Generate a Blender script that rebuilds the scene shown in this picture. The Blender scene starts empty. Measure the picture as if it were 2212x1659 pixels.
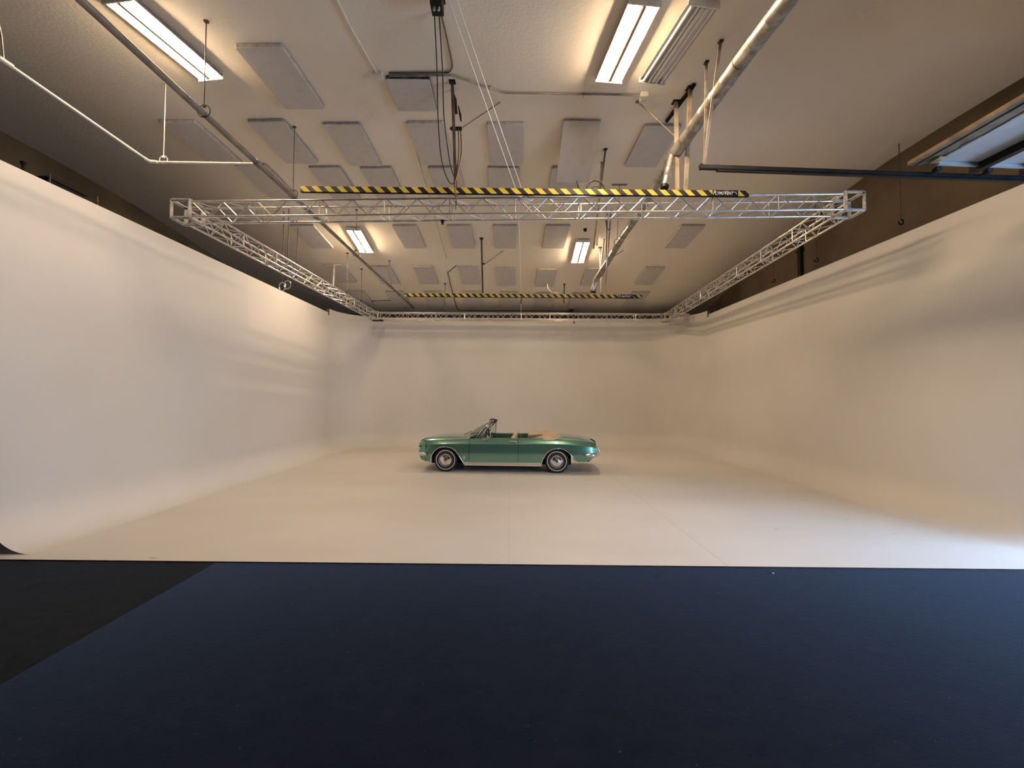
import bpy, math, random
from mathutils import Vector, Matrix
random.seed(4)
sc = bpy.context.scene
COL = sc.collection
R_ = math.radians

# ------------------------------------------------------------------ camera
FPX = 900.0
CAMZ = 1.86
_pitch = math.atan(27.5 / FPX); _yaw = math.atan(5.0 / FPX); _roll = 0.004
fwd = Vector((math.sin(_yaw) * math.cos(_pitch), math.cos(_yaw) * math.cos(_pitch), math.sin(_pitch))).normalized()
rgt = fwd.cross(Vector((0, 0, 1))).normalized()
upv = rgt.cross(fwd).normalized()
r2 = rgt * math.cos(_roll) + upv * math.sin(_roll)
u2 = -rgt * math.sin(_roll) + upv * math.cos(_roll)
rgt, upv = r2, u2
cd = bpy.data.cameras.new('camera')
cam = bpy.data.objects.new('camera', cd); COL.objects.link(cam)
M = Matrix((rgt, upv, -fwd)).transposed().to_4x4()
M.translation = Vector((0, 0, CAMZ))
cam.matrix_world = M
cd.sensor_width = 36.0; cd.lens = FPX / 2212 * 36.0
cd.clip_start = 0.05; cd.clip_end = 200
sc.camera = cam
CP = Vector((0, 0, CAMZ))

def ray(px, py):
    return (fwd + rgt * ((px - 1106) / FPX) - upv * ((py - 829.5) / FPX))
def atY(px, py, Y):
    d = ray(px, py); return CP + d * (Y / d.y)
def atZ(px, py, z):
    d = ray(px, py); return CP + d * ((z - CAMZ) / d.z)
def atX(px, py, X):
    d = ray(px, py); return CP + d * (X / d.x)
def ceil_z(y):
    return CAMZ + 4.6 - 0.014 * (y - 7.0) ** 2
def onceil(px, py, drop=0.0):
    d = ray(px, py); a, b = 0.5, 40.0
    for _ in range(60):
        m = (a + b) / 2
        p = CP + d * m
        if p.z < ceil_z(p.y) - drop: a = m
        else: b = m
    return CP + d * a

# ------------------------------------------------------------------ world, daylight, exposure
w = bpy.data.worlds.new('world'); sc.world = w; w.use_nodes = True
bg = w.node_tree.nodes['Background']
bg.inputs[0].default_value = (0.50, 0.68, 1.0, 1); bg.inputs[1].default_value = 1.0
sc.view_settings.view_transform = 'Standard'; sc.view_settings.look = 'None'
sc.view_settings.gamma = 1.0; sc.view_settings.use_curve_mapping = False
sc.view_settings.exposure = 0.0
sc.cycles.max_bounces = 8; sc.cycles.diffuse_bounces = 5; sc.cycles.glossy_bounces = 4
sc.cycles.transparent_max_bounces = 8
LAMP_E = 206.0
XDOOR = 7.25
dl = bpy.data.lights.new('daylight', 'AREA'); dl.shape = 'RECTANGLE'; dl.size = 3.6; dl.size_y = 3.6
dl.energy = 600; dl.color = (0.40, 0.64, 1.0)
dlo = bpy.data.objects.new('daylight', dl); COL.objects.link(dlo)
dlo.location = (XDOOR + 0.9, 2.5, 2.7)
dlo.rotation_euler = (Vector((-1, 0.12, -0.8))).to_track_quat('-Z', 'Y').to_euler()

# ------------------------------------------------------------------ helpers
class MB:
    def __init__(s): s.v = []; s.f = []; s.mi = []
    def add(s, vs, fs, mi=0):
        o = len(s.v); s.v += [Vector(v) for v in vs]
        s.f += [tuple(i + o for i in f) for f in fs]; s.mi += [mi] * len(fs); return s
    def box(s, c, size, rot=None, mi=0):
        c = Vector(c); hx, hy, hz = [q / 2 for q in size]
        vs = [Vector((x, y, z)) for x in (-hx, hx) for y in (-hy, hy) for z in (-hz, hz)]
        if rot is not None: vs = [rot @ v for v in vs]
        return s.add([v + c for v in vs], [(0, 1, 3, 2), (4, 6, 7, 5), (0, 4, 5, 1), (2, 3, 7, 6), (0, 2, 6, 4), (1, 5, 7, 3)], mi)
    def bar(s, a, b, w, h, up=Vector((0, 0, 1)), mi=0):
        a = Vector(a); b = Vector(b); d = b - a; L = d.length; d.normalize()
        x = d.cross(up)
        if x.length < 1e-4: x = d.cross(Vector((1, 0, 0)))
        x.normalize(); z = x.cross(d).normalized()
        return s.box((a + b) / 2, (w, L, h), Matrix((x, d, z)).transposed(), mi)
    def tube(s, pts, r, n=8, closed=False, cap=True, mi=0):
        pts = [Vector(p) for p in pts]; N = len(pts)
        rs = r if isinstance(r, (list, tuple)) else [r] * N
        rings = []; prev = None
        for i, p in enumerate(pts):
            if closed: t = pts[(i + 1) % N] - pts[i - 1]
            elif i == 0: t = pts[1] - p
            elif i == N - 1: t = p - pts[i - 1]
            else: t = (pts[i + 1] - p).normalized() + (p - pts[i - 1]).normalized()
            t.normalize()
            if prev is None:
                a = t.cross(Vector((0, 0, 1)))
                if a.length < 0.05: a = t.cross(Vector((1, 0, 0)))
            else: a = prev - t * prev.dot(t)
            a.normalize(); prev = a; b = t.cross(a)
            rings.append([p + (a * math.cos(2 * math.pi * k / n) + b * math.sin(2 * math.pi * k / n)) * rs[i] for k in range(n)])
        vs = [v for rg in rings for v in rg]; fs = []
        for i in range(N if closed else N - 1):
            j = (i + 1) % N
            for k in range(n):
                fs.append((i * n + k, i * n + (k + 1) % n, j * n + (k + 1) % n, j * n + k))
        if cap and not closed:
            fs.append(tuple(range(n))[::-1]); fs.append(tuple((N - 1) * n + k for k in range(n)))
        return s.add(vs, fs, mi)
    def ring(s, c, axis, R, r, n=20, m=6, mi=0):
        axis = Vector(axis).normalized(); a = axis.cross(Vector((0.3, 0.2, 0.9))).normalized(); b = axis.cross(a)
        c = Vector(c)
        return s.tube([c + (a * math.cos(t) + b * math.sin(t)) * R for t in [2 * math.pi * k / n for k in range(n)]], r, m, closed=True, mi=mi)
    def grid(s, rows, mi=0, flip=False):
        n = len(rows[0]); vs = [v for r in rows for v in r]; fs = []
        for i in range(len(rows) - 1):
            for k in range(n - 1):
                f = (i * n + k, i * n + k + 1, (i + 1) * n + k + 1, (i + 1) * n + k)
                fs.append(f[::-1] if flip else f)
        return s.add(vs, fs, mi)
    def lathe(s, prof, c, axis, n=32, mi=0, close=False):
        axis = Vector(axis).normalized(); a = axis.cross(Vector((0.31, 0.2, 0.9))).normalized(); b = axis.cross(a); c = Vector(c)
        rows = []
        for (r, h) in prof:
            rows.append([c + axis * h + (a * math.cos(2 * math.pi * k / n) + b * math.sin(2 * math.pi * k / n)) * r for k in range(n + 1)])
        return s.grid(rows, mi)

ORI = {}
def build(mb, name, mats, root=None, local=False, smooth=None, origin=None, sub=None):
    me = bpy.data.meshes.new(name)
    if root is not None and not local: off = ORI[root.name]
    elif origin is not None: off = Vector(origin)
    else: off = Vector((0, 0, 0))
    me.from_pydata([tuple(v - off) for v in mb.v], [], mb.f)
    if not isinstance(mats, (list, tuple)): mats = [mats]
    for m in mats: me.materials.append(m)
    for p, i in zip(me.polygons, mb.mi): p.material_index = i
    me.validate(); me.update()
    o = bpy.data.objects.new(name, me); COL.objects.link(o)
    if smooth:
        me.polygons.foreach_set('use_smooth', [True] * len(me.polygons))
        try: me.set_sharp_from_angle(angle=R_(smooth))
        except Exception: pass
    if root is not None:
        o.parent = root
        ORI[o.name] = ORI[root.name] if not local else Vector((0, 0, 0))
    elif origin is not None:
        o.location = off; ORI[o.name] = off
    else: ORI[o.name] = Vector((0, 0, 0))
    return o
def root(name, loc, label, cat, group=None, rz=0):
    o = bpy.data.objects.new(name, None); COL.objects.link(o); o.location = loc; o.rotation_euler = (0, 0, rz)
    o.empty_display_size = 0.1
    ORI[o.name] = Vector(loc); tag(o, label, cat, group); return o
def tag(o, label, cat, group=None):
    o['label'] = label; o['category'] = cat
    if group: o['group'] = group
    return o
def struct(o): o['kind'] = 'structure'; return o
def copy_tree(o, parent=None):
    c = o.copy(); COL.objects.link(c)
    if parent is not None: c.parent = parent
    for ch in list(o.children): copy_tree(ch, c)
    return c

def srgb(r, g, b):
    f = lambda c: (c / 255 / 12.92) if c <= 10 else ((c / 255 + 0.055) / 1.055) ** 2.4
    return (f(r), f(g), f(b), 1)
def mat(name, col, rough=0.6, metal=0.0, noise=None, bump=None, coat=0.0, sheen=0.0, spec=None):
    """noise = (scale, colour2, low, high); bump = (scale, strength, distance)"""
    m = bpy.data.materials.new(name); m.use_nodes = True; nt = m.node_tree; b = nt.nodes['Principled BSDF']
    b.inputs['Base Color'].default_value = col; b.inputs['Roughness'].default_value = rough; b.inputs['Metallic'].default_value = metal
    b.inputs['Coat Weight'].default_value = coat; b.inputs['Coat Roughness'].default_value = 0.05
    b.inputs['Sheen Weight'].default_value = sheen
    if spec is not None: b.inputs['Specular IOR Level'].default_value = spec
    tc = nt.nodes.new('ShaderNodeTexCoord')
    if noise:
        n = nt.nodes.new('ShaderNodeTexNoise'); n.inputs['Scale'].default_value = noise[0]; n.inputs['Detail'].default_value = 6
        nt.links.new(tc.outputs['Object'], n.inputs['Vector'])
        rp = nt.nodes.new('ShaderNodeValToRGB'); rp.color_ramp.elements[0].position = noise[2]; rp.color_ramp.elements[1].position = noise[3]
        rp.color_ramp.elements[0].color = col; rp.color_ramp.elements[1].color = noise[1]
        nt.links.new(n.outputs['Fac'], rp.inputs['Fac']); nt.links.new(rp.outputs['Color'], b.inputs['Base Color'])
    if bump:
        n2 = nt.nodes.new('ShaderNodeTexNoise'); n2.inputs['Scale'].default_value = bump[0]; n2.inputs['Detail'].default_value = 4
        nt.links.new(tc.outputs['Object'], n2.inputs['Vector'])
        bp = nt.nodes.new('ShaderNodeBump'); bp.inputs['Strength'].default_value = bump[1]; bp.inputs['Distance'].default_value = bump[2]
        nt.links.new(n2.outputs['Fac'], bp.inputs['Height']); nt.links.new(bp.outputs['Normal'], b.inputs['Normal'])
    return m
def emis(name, col, s):
    m = bpy.data.materials.new(name); m.use_nodes = True; nt = m.node_tree; b = nt.nodes['Principled BSDF']
    b.inputs['Base Color'].default_value = (0.8, 0.8, 0.8, 1); b.inputs['Emission Color'].default_value = col; b.inputs['Emission Strength'].default_value = s
    return m

# ------------------------------------------------------------------ materials
MC = {}
MC['ceiling'] = mat('sprayed_ceiling', (0.84, 0.77, 0.67, 1), 0.85, noise=(0.5, (0.78, 0.70, 0.58, 1), 0.35, 0.7), bump=(24, 0.16, 0.02))
MC['cyc'] = mat('white_stage_paint', (0.66, 0.64, 0.61, 1), 0.55, noise=(0.45, (0.63, 0.605, 0.565, 1), 0.4, 0.65), bump=(3, 0.05, 0.02), spec=0.3)
MC['bwall'] = mat('brown_building_wall', (0.125, 0.092, 0.055, 1), 0.9, noise=(0.9, (0.085, 0.06, 0.036, 1), 0.45, 0.62), bump=(20, 0.3, 0.02))
MC['dark'] = mat('dark_wall', (0.10, 0.09, 0.08, 1), 0.9, noise=(1.0, (0.07, 0.06, 0.055, 1), 0.4, 0.6))
MC['slab'] = mat('concrete', (0.2, 0.19, 0.18, 1), 0.8, noise=(3, (0.14, 0.13, 0.12, 1), 0.4, 0.6))
MC['ply'] = mat('plywood_edge', srgb(96, 62, 50), 0.7, noise=(8, srgb(60, 40, 34), 0.4, 0.6))
MC['endcap'] = mat('wall_end_paint', srgb(120, 110, 118), 0.7, noise=(3, srgb(90, 84, 90), 0.4, 0.6))
MC['alu'] = mat('aluminium', (0.78, 0.76, 0.74, 1), 0.30, 0.9, noise=(9, (0.62, 0.6, 0.58, 1), 0.4, 0.6))
MC['aluplate'] = mat('aluminium_plate', (0.62, 0.60, 0.57, 1), 0.45, 0.7, noise=(14, (0.45, 0.43, 0.41, 1), 0.45, 0.6))
MC['steel'] = mat('grey_steel_pipe', (0.26, 0.23, 0.20, 1), 0.5, 0.5, noise=(5, (0.18, 0.155, 0.13, 1), 0.4, 0.6))
MC['duct'] = mat('galvanised_duct', (0.42, 0.40, 0.36, 1), 0.42, 0.75, noise=(7, (0.26, 0.245, 0.215, 1), 0.42, 0.6))
MC['ductnew'] = mat('bright_duct', (0.6, 0.59, 0.57, 1), 0.32, 0.85, noise=(12, (0.4, 0.39, 0.37, 1), 0.45, 0.6))
MC['white'] = mat('white_enamel', (0.72, 0.68, 0.62, 1), 0.5, noise=(6, (0.62, 0.58, 0.52, 1), 0.4, 0.6))
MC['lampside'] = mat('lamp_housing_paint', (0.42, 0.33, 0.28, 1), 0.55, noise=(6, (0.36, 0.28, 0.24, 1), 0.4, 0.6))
MC['reflector'] = mat('lamp_reflector', (0.80, 0.77, 0.72, 1), 0.35, 0.2)
MC['tube'] = emis('lit_fluorescent_tube', (1.0, 0.74, 0.485, 1), LAMP_E)
MC['tubeoff'] = mat('unlit_fluorescent_tube', (0.80, 0.78, 0.74, 1), 0.25, spec=0.6)
MC['black'] = mat('black_paint', (0.006, 0.0055, 0.0055, 1), 0.5, noise=(6, (0.011, 0.010, 0.0095, 1), 0.4, 0.6), spec=0.25)
MC['blackmetal'] = mat('black_rail_metal', (0.006, 0.006, 0.0065, 1), 0.45, 0.0, noise=(6, (0.010, 0.010, 0.011, 1), 0.4, 0.6), spec=0.2)
MC['brownpost'] = mat('brown_strut', (0.12, 0.085, 0.06, 1), 0.6, 0.2, noise=(6, (0.06, 0.042, 0.03, 1), 0.4, 0.6))
MC['tanpost'] = mat('tan_strut', (0.45, 0.37, 0.27, 1), 0.6, 0.2, noise=(4, (0.3, 0.24, 0.17, 1), 0.45, 0.6))
MC['foam'] = mat('grey_foam_panel', (0.57, 0.54, 0.52, 1), 0.95, noise=(7, (0.51, 0.475, 0.45, 1), 0.5, 0.75), bump=(60, 0.2, 0.01))
MC['foamside'] = mat('foam_panel_edge', (0.46, 0.41, 0.36, 1), 0.95, noise=(14, (0.26, 0.22, 0.18, 1), 0.5, 0.72))
MC['rope'] = mat('white_rope', (0.85, 0.82, 0.76, 1), 0.8)
MC['cable'] = mat('black_cable', (0.015, 0.013, 0.012, 1), 0.5)
MC['orange'] = mat('orange_cable', (0.45, 0.20, 0.06, 1), 0.6)
MC['conduit'] = mat('conduit', (0.40, 0.35, 0.29, 1), 0.5, 0.3, noise=(5, (0.25, 0.21, 0.17, 1), 0.4, 0.6))
MC['browncond'] = mat('brown_conduit', (0.14, 0.10, 0.07, 1), 0.5, 0.3, noise=(5, (0.08, 0.06, 0.04, 1), 0.4, 0.6))
MC['doorpanel'] = mat('blue_white_door_panel', (0.42, 0.42, 0.42, 1), 0.45, noise=(3, (0.36, 0.36, 0.36, 1), 0.4, 0.65))
MC['seal'] = mat('tan_door_seal', (0.20, 0.145, 0.09, 1), 0.8, noise=(5, (0.12, 0.085, 0.055, 1), 0.4, 0.6))
MC['lettering'] = mat('white_lettering', (0.8, 0.78, 0.74, 1), 0.5)
MC['plywood'] = mat('foil_insulation', (0.5, 0.45, 0.3, 1), 0.6, noise=(9, (0.3, 0.22, 0.12, 1), 0.4, 0.6))

# stage floor: seams and scuffs belong to the painted boards
def floor_mat():
    m = mat('white_stage_floor', (0.78, 0.745, 0.70, 1), 0.42, spec=0.35, bump=(4, 0.04, 0.02)); nt = m.node_tree; b = nt.nodes['Principled BSDF']
    N = nt.nodes.new; L = nt.links.new
    tc = N('ShaderNodeTexCoord'); sep = N('ShaderNodeSeparateXYZ'); L(tc.outputs['Object'], sep.inputs[0])
    n = N('ShaderNodeTexNoise'); n.inputs['Scale'].default_value = 0.55; n.inputs['Detail'].default_value = 8
    mp = N('ShaderNodeMapping'); mp.inputs['Scale'].default_value = (0.5, 1.0, 1); L(tc.outputs['Object'], mp.inputs[0]); L(mp.outputs[0], n.inputs['Vector'])
    rp = N('ShaderNodeValToRGB'); rp.color_ramp.elements[0].position = 0.35; rp.color_ramp.elements[1].position = 0.7
    rp.color_ramp.elements[0].color = (0.66, 0.635, 0.60, 1); rp.color_ramp.elements[1].color = (0.585, 0.55, 0.50, 1)
    L(n.outputs['Fac'], rp.inputs['Fac'])
    # scuff marks
    n2 = N('ShaderNodeTexNoise'); n2.inputs['Scale'].default_value = 5.0; n2.inputs['Detail'].default_value = 2
    mp2 = N('ShaderNodeMapping'); mp2.inputs['Rotation'].default_value = (0, 0, 0.5); mp2.inputs['Scale'].default_value = (0.55, 3.0, 1)
    L(tc.outputs['Object'], mp2.inputs[0]); L(mp2.outputs[0], n2.inputs['Vector'])
    r2_ = N('ShaderNodeValToRGB'); r2_.color_ramp.elements[0].position = 0.735; r2_.color_ramp.elements[1].position = 0.78
    L(n2.outputs['Fac'], r2_.inputs['Fac'])
    mx = N('ShaderNodeMix'); mx.data_type = 'RGBA'; L(r2_.outputs['Color'], mx.inputs[0]); L(rp.outputs['Color'], mx.inputs[6]); mx.inputs[7].default_value = (0.38, 0.33, 0.27, 1)
    last = mx.outputs[2]
    for (c, hw, s) in ((0.0, 0.004, 0.25), (2.42, 0.004, 0.5), (-2.44, 0.004, 0.12)):
        a = N('ShaderNodeMath'); a.operation = 'SUBTRACT'; L(sep.outputs[0], a.inputs[0]); a.inputs[1].default_value = c
        ab = N('ShaderNodeMath'); ab.operation = 'ABSOLUTE'; L(a.outputs[0], ab.inputs[0])
        lt = N('ShaderNodeMath'); lt.operation = 'LESS_THAN'; L(ab.outputs[0], lt.inputs[0]); lt.inputs[1].default_value = hw
        mu = N('ShaderNodeMath'); mu.operation = 'MULTIPLY'; L(lt.outputs[0], mu.inputs[0]); mu.inputs[1].default_value = s
        m2 = N('ShaderNodeMix'); m2.data_type = 'RGBA'; L(mu.outputs[0], m2.inputs[0]); L(last, m2.inputs[6]); m2.inputs[7].default_value = (0.3, 0.26, 0.22, 1)
        last = m2.outputs[2]
    L(last, b.inputs['Base Color'])
    return m
MC['floor'] = floor_mat()

def carpet_mat(name, c1, c2, sh):
    m = mat(name, c1, 0.95, sheen=sh, spec=0.05); nt = m.node_tree; b = nt.nodes['Principled BSDF']; N = nt.nodes.new; L = nt.links.new
    b.inputs['Sheen Roughness'].default_value = 0.3; b.inputs['Sheen Tint'].default_value = (0.52, 0.72, 1, 1)
    tc = N('ShaderNodeTexCoord')
    n = N('ShaderNodeTexNoise'); n.inputs['Scale'].default_value = 7; n.inputs['Detail'].default_value = 12; n.inputs['Roughness'].default_value = 0.85
    mp = N('ShaderNodeMapping'); mp.inputs['Scale'].default_value = (0.8, 1.2, 1); mp.inputs['Rotation'].default_value = (0, 0, 0.4)
    L(tc.outputs['Object'], mp.inputs[0]); L(mp.outputs[0], n.inputs['Vector'])
    rp = N('ShaderNodeValToRGB'); rp.color_ramp.elements[0].position = 0.38; rp.color_ramp.elements[1].position = 0.62
    rp.color_ramp.elements[0].color = [q * 0.8 for q in c1[:3]] + [1]; rp.color_ramp.elements[1].color = [q * 0.85 for q in c2[:3]] + [1]
    L(n.outputs['Fac'], rp.inputs['Fac'])
    v = N('ShaderNodeTexNoise'); v.inputs['Scale'].default_value = 48; v.inputs['Detail'].default_value = 2; L(tc.outputs['Object'], v.inputs['Vector'])
    r3 = N('ShaderNodeValToRGB'); r3.color_ramp.elements[0].position = 0.745; r3.color_ramp.elements[1].position = 0.79; L(v.outputs['Fac'], r3.inputs['Fac'])
    mx = N('ShaderNodeMix'); mx.data_type = 'RGBA'; L(r3.outputs['Color'], mx.inputs[0]); L(rp.outputs['Color'], mx.inputs[6]); mx.inputs[7].default_value = (0.09, 0.085, 0.08, 1)
    L(mx.outputs[2], b.inputs['Base Color'])
    n3 = N('ShaderNodeTexNoise'); n3.inputs['Scale'].default_value = 40; n3.inputs['Detail'].default_value = 6; n3.inputs['Roughness'].default_value = 0.7; L(tc.outputs['Object'], n3.inputs['Vector'])
    bp = N('ShaderNodeBump'); bp.inputs['Strength'].default_value = 0.25; bp.inputs['Distance'].default_value = 0.008
    L(n3.outputs['Fac'], bp.inputs['Height']); L(bp.outputs['Normal'], b.inputs['Normal'])
    return m
MC['carpet'] = carpet_mat('navy_black_carpet', (0.0065, 0.0085, 0.017, 1), (0.0112, 0.0132, 0.022, 1), 0.60)
MC['carpet2'] = carpet_mat('faded_black_carpet', (0.0105, 0.0115, 0.0125, 1), (0.018, 0.019, 0.020, 1), 0.12)

def hazard_mat(period):
    m = mat('hazard_stripes', (0.8, 0.6, 0.05, 1), 0.45); nt = m.node_tree; b = nt.nodes['Principled BSDF']; N = nt.nodes.new; L = nt.links.new
    tc = N('ShaderNodeTexCoord'); sep = N('ShaderNodeSeparateXYZ'); L(tc.outputs['Object'], sep.inputs[0])
    ad = N('ShaderNodeMath'); ad.operation = 'ADD'; L(sep.outputs[0], ad.inputs[0]); L(sep.outputs[2], ad.inputs[1])
    dv = N('ShaderNodeMath'); dv.operation = 'DIVIDE'; L(ad.outputs[0], dv.inputs[0]); dv.inputs[1].default_value = period
    fr = N('ShaderNodeMath'); fr.operation = 'FRACT'; L(dv.outputs[0], fr.inputs[0])
    lt = N('ShaderNodeMath'); lt.operation = 'LESS_THAN'; L(fr.outputs[0], lt.inputs[0]); lt.inputs[1].default_value = 0.5
    n = N('ShaderNodeTexNoise'); n.inputs['Scale'].default_value = 1.5; L(tc.outputs['Object'], n.inputs['Vector'])
    rp = N('ShaderNodeValToRGB'); rp.color_ramp.elements[0].color = (0.50, 0.40, 0.05, 1); rp.color_ramp.elements[1].color = (0.85, 0.60, 0.10, 1)
    rp.color_ramp.elements[0].position = 0.35; rp.color_ramp.elements[1].position = 0.65; L(n.outputs['Fac'], rp.inputs['Fac'])
    mx = N('ShaderNodeMix'); mx.data_type = 'RGBA'; L(lt.outputs[0], mx.inputs[0]); mx.inputs[6].default_value = (0.012, 0.01, 0.01, 1); L(rp.outputs['Color'], mx.inputs[7])
    L(mx.outputs[2], b.inputs['Base Color']); return m
MC['haz'] = hazard_mat(0.185)

# ================================================================== SETTING
YB = 16.6; YF = -4.0; XL = -8.9
def xright(y): return 7.3 if y < 8 else 7.3 + (y - 8) * 0.055
# slab
m = MB(); m.box(((XL + 8) / 2, (YB + YF) / 2, -0.16), (17.6, YB - YF + 0.6, 0.2)); struct(build(m, 'floor', MC['slab']))
# ceiling: arched shell
m = MB(); rows = []; NY = 60
for i in range(NY + 1):
    y = YF - 0.3 + (YB - YF + 0.6) * i / NY
    rows.append([Vector((XL - 0.3 + (17.5) * k / 24, y, ceil_z(y))) for k in range(25)])
m.grid(rows); m.grid([[v + Vector((0, 0, 0.15)) for v in r] for r in rows], flip=True)
struct(build(m, 'ceiling', MC['ceiling'], smooth=60))
# building walls
def wall_strip(name, pts, zb, zt_f, mt, th):
    m = MB(); a = []; b = []
    for (x, y) in pts:
        a.append((x, y))
    vs = []; n = len(pts)
    for (x, y) in pts:
        vs += [(x, y, zb), (x, y, zt_f(y)), (x + th[0], y + th[1], zb), (x + th[0], y + th[1], zt_f(y))]
    fs = []
    for i in range(n - 1):
        o = 4 * i; q = o + 4
        fs += [(o, o + 1, q + 1, q), (o + 2, q + 2, q + 3, o + 3), (o + 1, o + 3, q + 3, q + 1), (o, q, q + 2, o + 2)]
    fs += [(0, 2, 3, 1), (4 * n - 4, 4 * n - 3, 4 * n - 1, 4 * n - 2)]
    m.add(vs, fs); return m
ztop = lambda y: ceil_z(y) + 0.05
ys = [YF + (YB - YF) * i / 40 for i in range(41)]
struct(build(wall_strip('w', [(XL, y) for y in ys], -0.06, ztop, None, (-0.2, 0)), 'wall_left', MC['bwall']))
DY0, DY1, DZ = 0.9, 4.95, 4.45
yr = [y for y in ys if y > DY1 + 0.1]
mm = wall_strip('w', [(xright(y), y) for y in [DY1] + yr], -0.06, ztop, None, (0.2, 0))
m2 = wall_strip('w', [(xright(y), y) for y in [DY0 + (DY1 - DY0) * i / 8 for i in range(9)]], DZ, ztop, None, (0.2, 0))
m3 = wall_strip('w', [(xright(y), y) for y in [YF + (DY0 - YF) * i / 8 for i in range(9)]], -0.06, ztop, None, (0.2, 0))
mm.add(m2.v, m2.f); mm.add(m3.v, m3.f)
struct(build(mm, 'wall_right', MC['bwall']))
m = MB(); m.box(((XL + 8) / 2, YB + 0.1, 2.8), (17.4, 0.2, 5.8)); struct(build(m, 'wall_back', MC['dark']))
m = MB(); m.box(((XL + 8) / 2, YF - 0.1, 2.5), (17.4, 0.2, 5.2)); struct(build(m, 'wall_front', MC['dark']))

# cyclorama -----------------------------------------------------------
CL, CR, CY0, CYC, RC, RV = -6.13, 6.73, 4.95, 14.1, 0.55, 1.5
HS, HB = 4.68, 4.82
def section(p, n, H):
    out = [Vector((p[0] + n[0] * (RC + 0.12), p[1] + n[1] * (RC + 0.12), -0.004)), Vector((p[0] + n[0] * (RC + 0.02), p[1] + n[1] * (RC + 0.02), -0.0008))]
    for k in range(1, 21):
        t = math.pi / 2 * k / 20
        d = RC - RC * math.sin(t); z = RC - RC * math.cos(t)
        out.append(Vector((p[0] + n[0] * d, p[1] + n[1] * d, z)))
    for k in range(1, 7):
        out.append(Vector((p[0], p[1], RC + (H - RC) * k / 6)))
    out.append(Vector((p[0] - n[0] * 0.1, p[1] - n[1] * 0.1, H)))
    out.append(Vector((p[0] - n[0] * 0.1, p[1] - n[1] * 0.1, 0.002)))
    return out
def cyc(name, path, flip, endcap=None):
    m = MB(); rows = [section(p, n, H) for (p, n, H) in path]
    m.grid(rows, flip=flip)
    for r, fl in ((rows[0], False), (rows[-1], True)):
        base = len(m.v); m.add(r, [tuple(range(len(r)))], 1)
    return struct(build(m, name, [MC['cyc'], MC['endcap']], smooth=40))
def side(x, nx):
    s0 = CY0
    ys_ = [s0 + (CYC - 0.09 - s0) * i / 12 for i in range(13)]
    p = [((x, y), (nx, 0), HS) for y in ys_]
    p += [((x, CYC - 0.09), (nx, 0), HS - 0.09), ((x, CYC), (nx, 0), HS - 0.09)]
    return p
cyc('wall_inner_left', side(CL, 1), False)
cyc('wall_inner_right', side(CR, -1), True)
pb = []
for k in range(13):
    t = math.pi / 2 * k / 12
    pb.append(((CL + RV - RV * math.cos(t), CYC + RV * math.sin(t)), (math.cos(t), -math.sin(t)), HB))
for k in range(1, 10):
    pb.append(((CL + RV + (CR - CL - 2 * RV) * k / 10, CYC + RV), (0, -1), HB))
for k in range(13):
    t = math.pi / 2 * (1 - k / 12)
    pb.append(((CR - RV + RV * math.cos(t), CYC + RV * math.sin(t)), (-math.cos(t), -math.sin(t)), HB))
cyc('wall_inner_back', pb, False)
# stage floor with plywood edge
e0 = atZ(0, 1208, 0); e1 = atZ(2212, 1229.5, 0); ed = (e1 - e0) / (e1.x - e0.x)
def fe(x): return e0 + ed * (x - e0.x)
a, b = fe(XL + 0.9), fe(7.2)
poly = [(a.x, a.y), (b.x, b.y), (7.2, CY0), (CR + 0.1, CY0), (CR + 0.1, CYC + RV + 0.1), (CL - 0.1, CYC + RV + 0.1), (CL - 0.1, CY0), (a.x, CY0)]
m = MB(); n = len(poly)
m.add([(x, y, 0) for x, y in poly], [tuple(range(n))], 0)
m.add([(x, y, 0) for x, y in poly] + [(x, y, -0.055) for x, y in poly], [(i, i + n, (i + 1) % n + n, (i + 1) % n) for i in range(n)], 1)
struct(build(m, 'floor_stage', [MC['floor'], MC['ply']]))
# carpets
SX = -3.29
for (x0, x1, nm, mt, lab) in ((SX + 0.004, 7.15, 'carpet', 'carpet', 'large navy black carpet covering the foreground in front of the white stage'),
                          (XL + 0.1, SX, 'carpet', 'carpet2', 'slightly faded black carpet strip at the left, seamed against the large navy one')):
    m = MB(); A, B = fe(x0), fe(x1); g = 0.006
    P = [(x0, -3.8), (x1, -3.8), (x1, B.y - g), (x0, A.y - g)]
    zt = -0.013 if mt == 'carpet' else -0.015
    m.add([(x, y, -0.058) for x, y in P] + [(x, y, zt) for x, y in P], [(3, 2, 1, 0), (4, 5, 6, 7), (0, 1, 5, 4), (1, 2, 6, 5), (2, 3, 7, 6), (3, 0, 4, 7)])
    tag(build(m, nm, MC[mt], origin=((x0 + x1) / 2, 0, -0.05)), lab, 'carpet')
# small white speck on carpet
p = atZ(1670, 1239, -0.013); m = MB(); m.lathe([(0.0, 0.012), (0.006, 0.010), (0.010, 0.004), (0.010, 0)], p, (0, 0, 1), 10)
tag(build(m, 'paper_scrap', MC['white'], origin=p), 'tiny white paper scrap on the navy carpet near the stage edge', 'scrap')

# dark column on right wall
xx = 7.38; p = atX(1728, 560, xx)
m = MB(); m.box((xx + 0.05, p.y, 2.9), (0.16, 0.11, 5.9))
for zz in (0.0, 5.6): m.box((xx + 0.05, p.y, zz + 0.0), (0.2, 0.2, 0.03))
tag(build(m, 'steel_column', MC['black'], origin=(xx, p.y, 0)), 'dark upright steel column against the brown wall behind the right truss', 'column')

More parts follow.
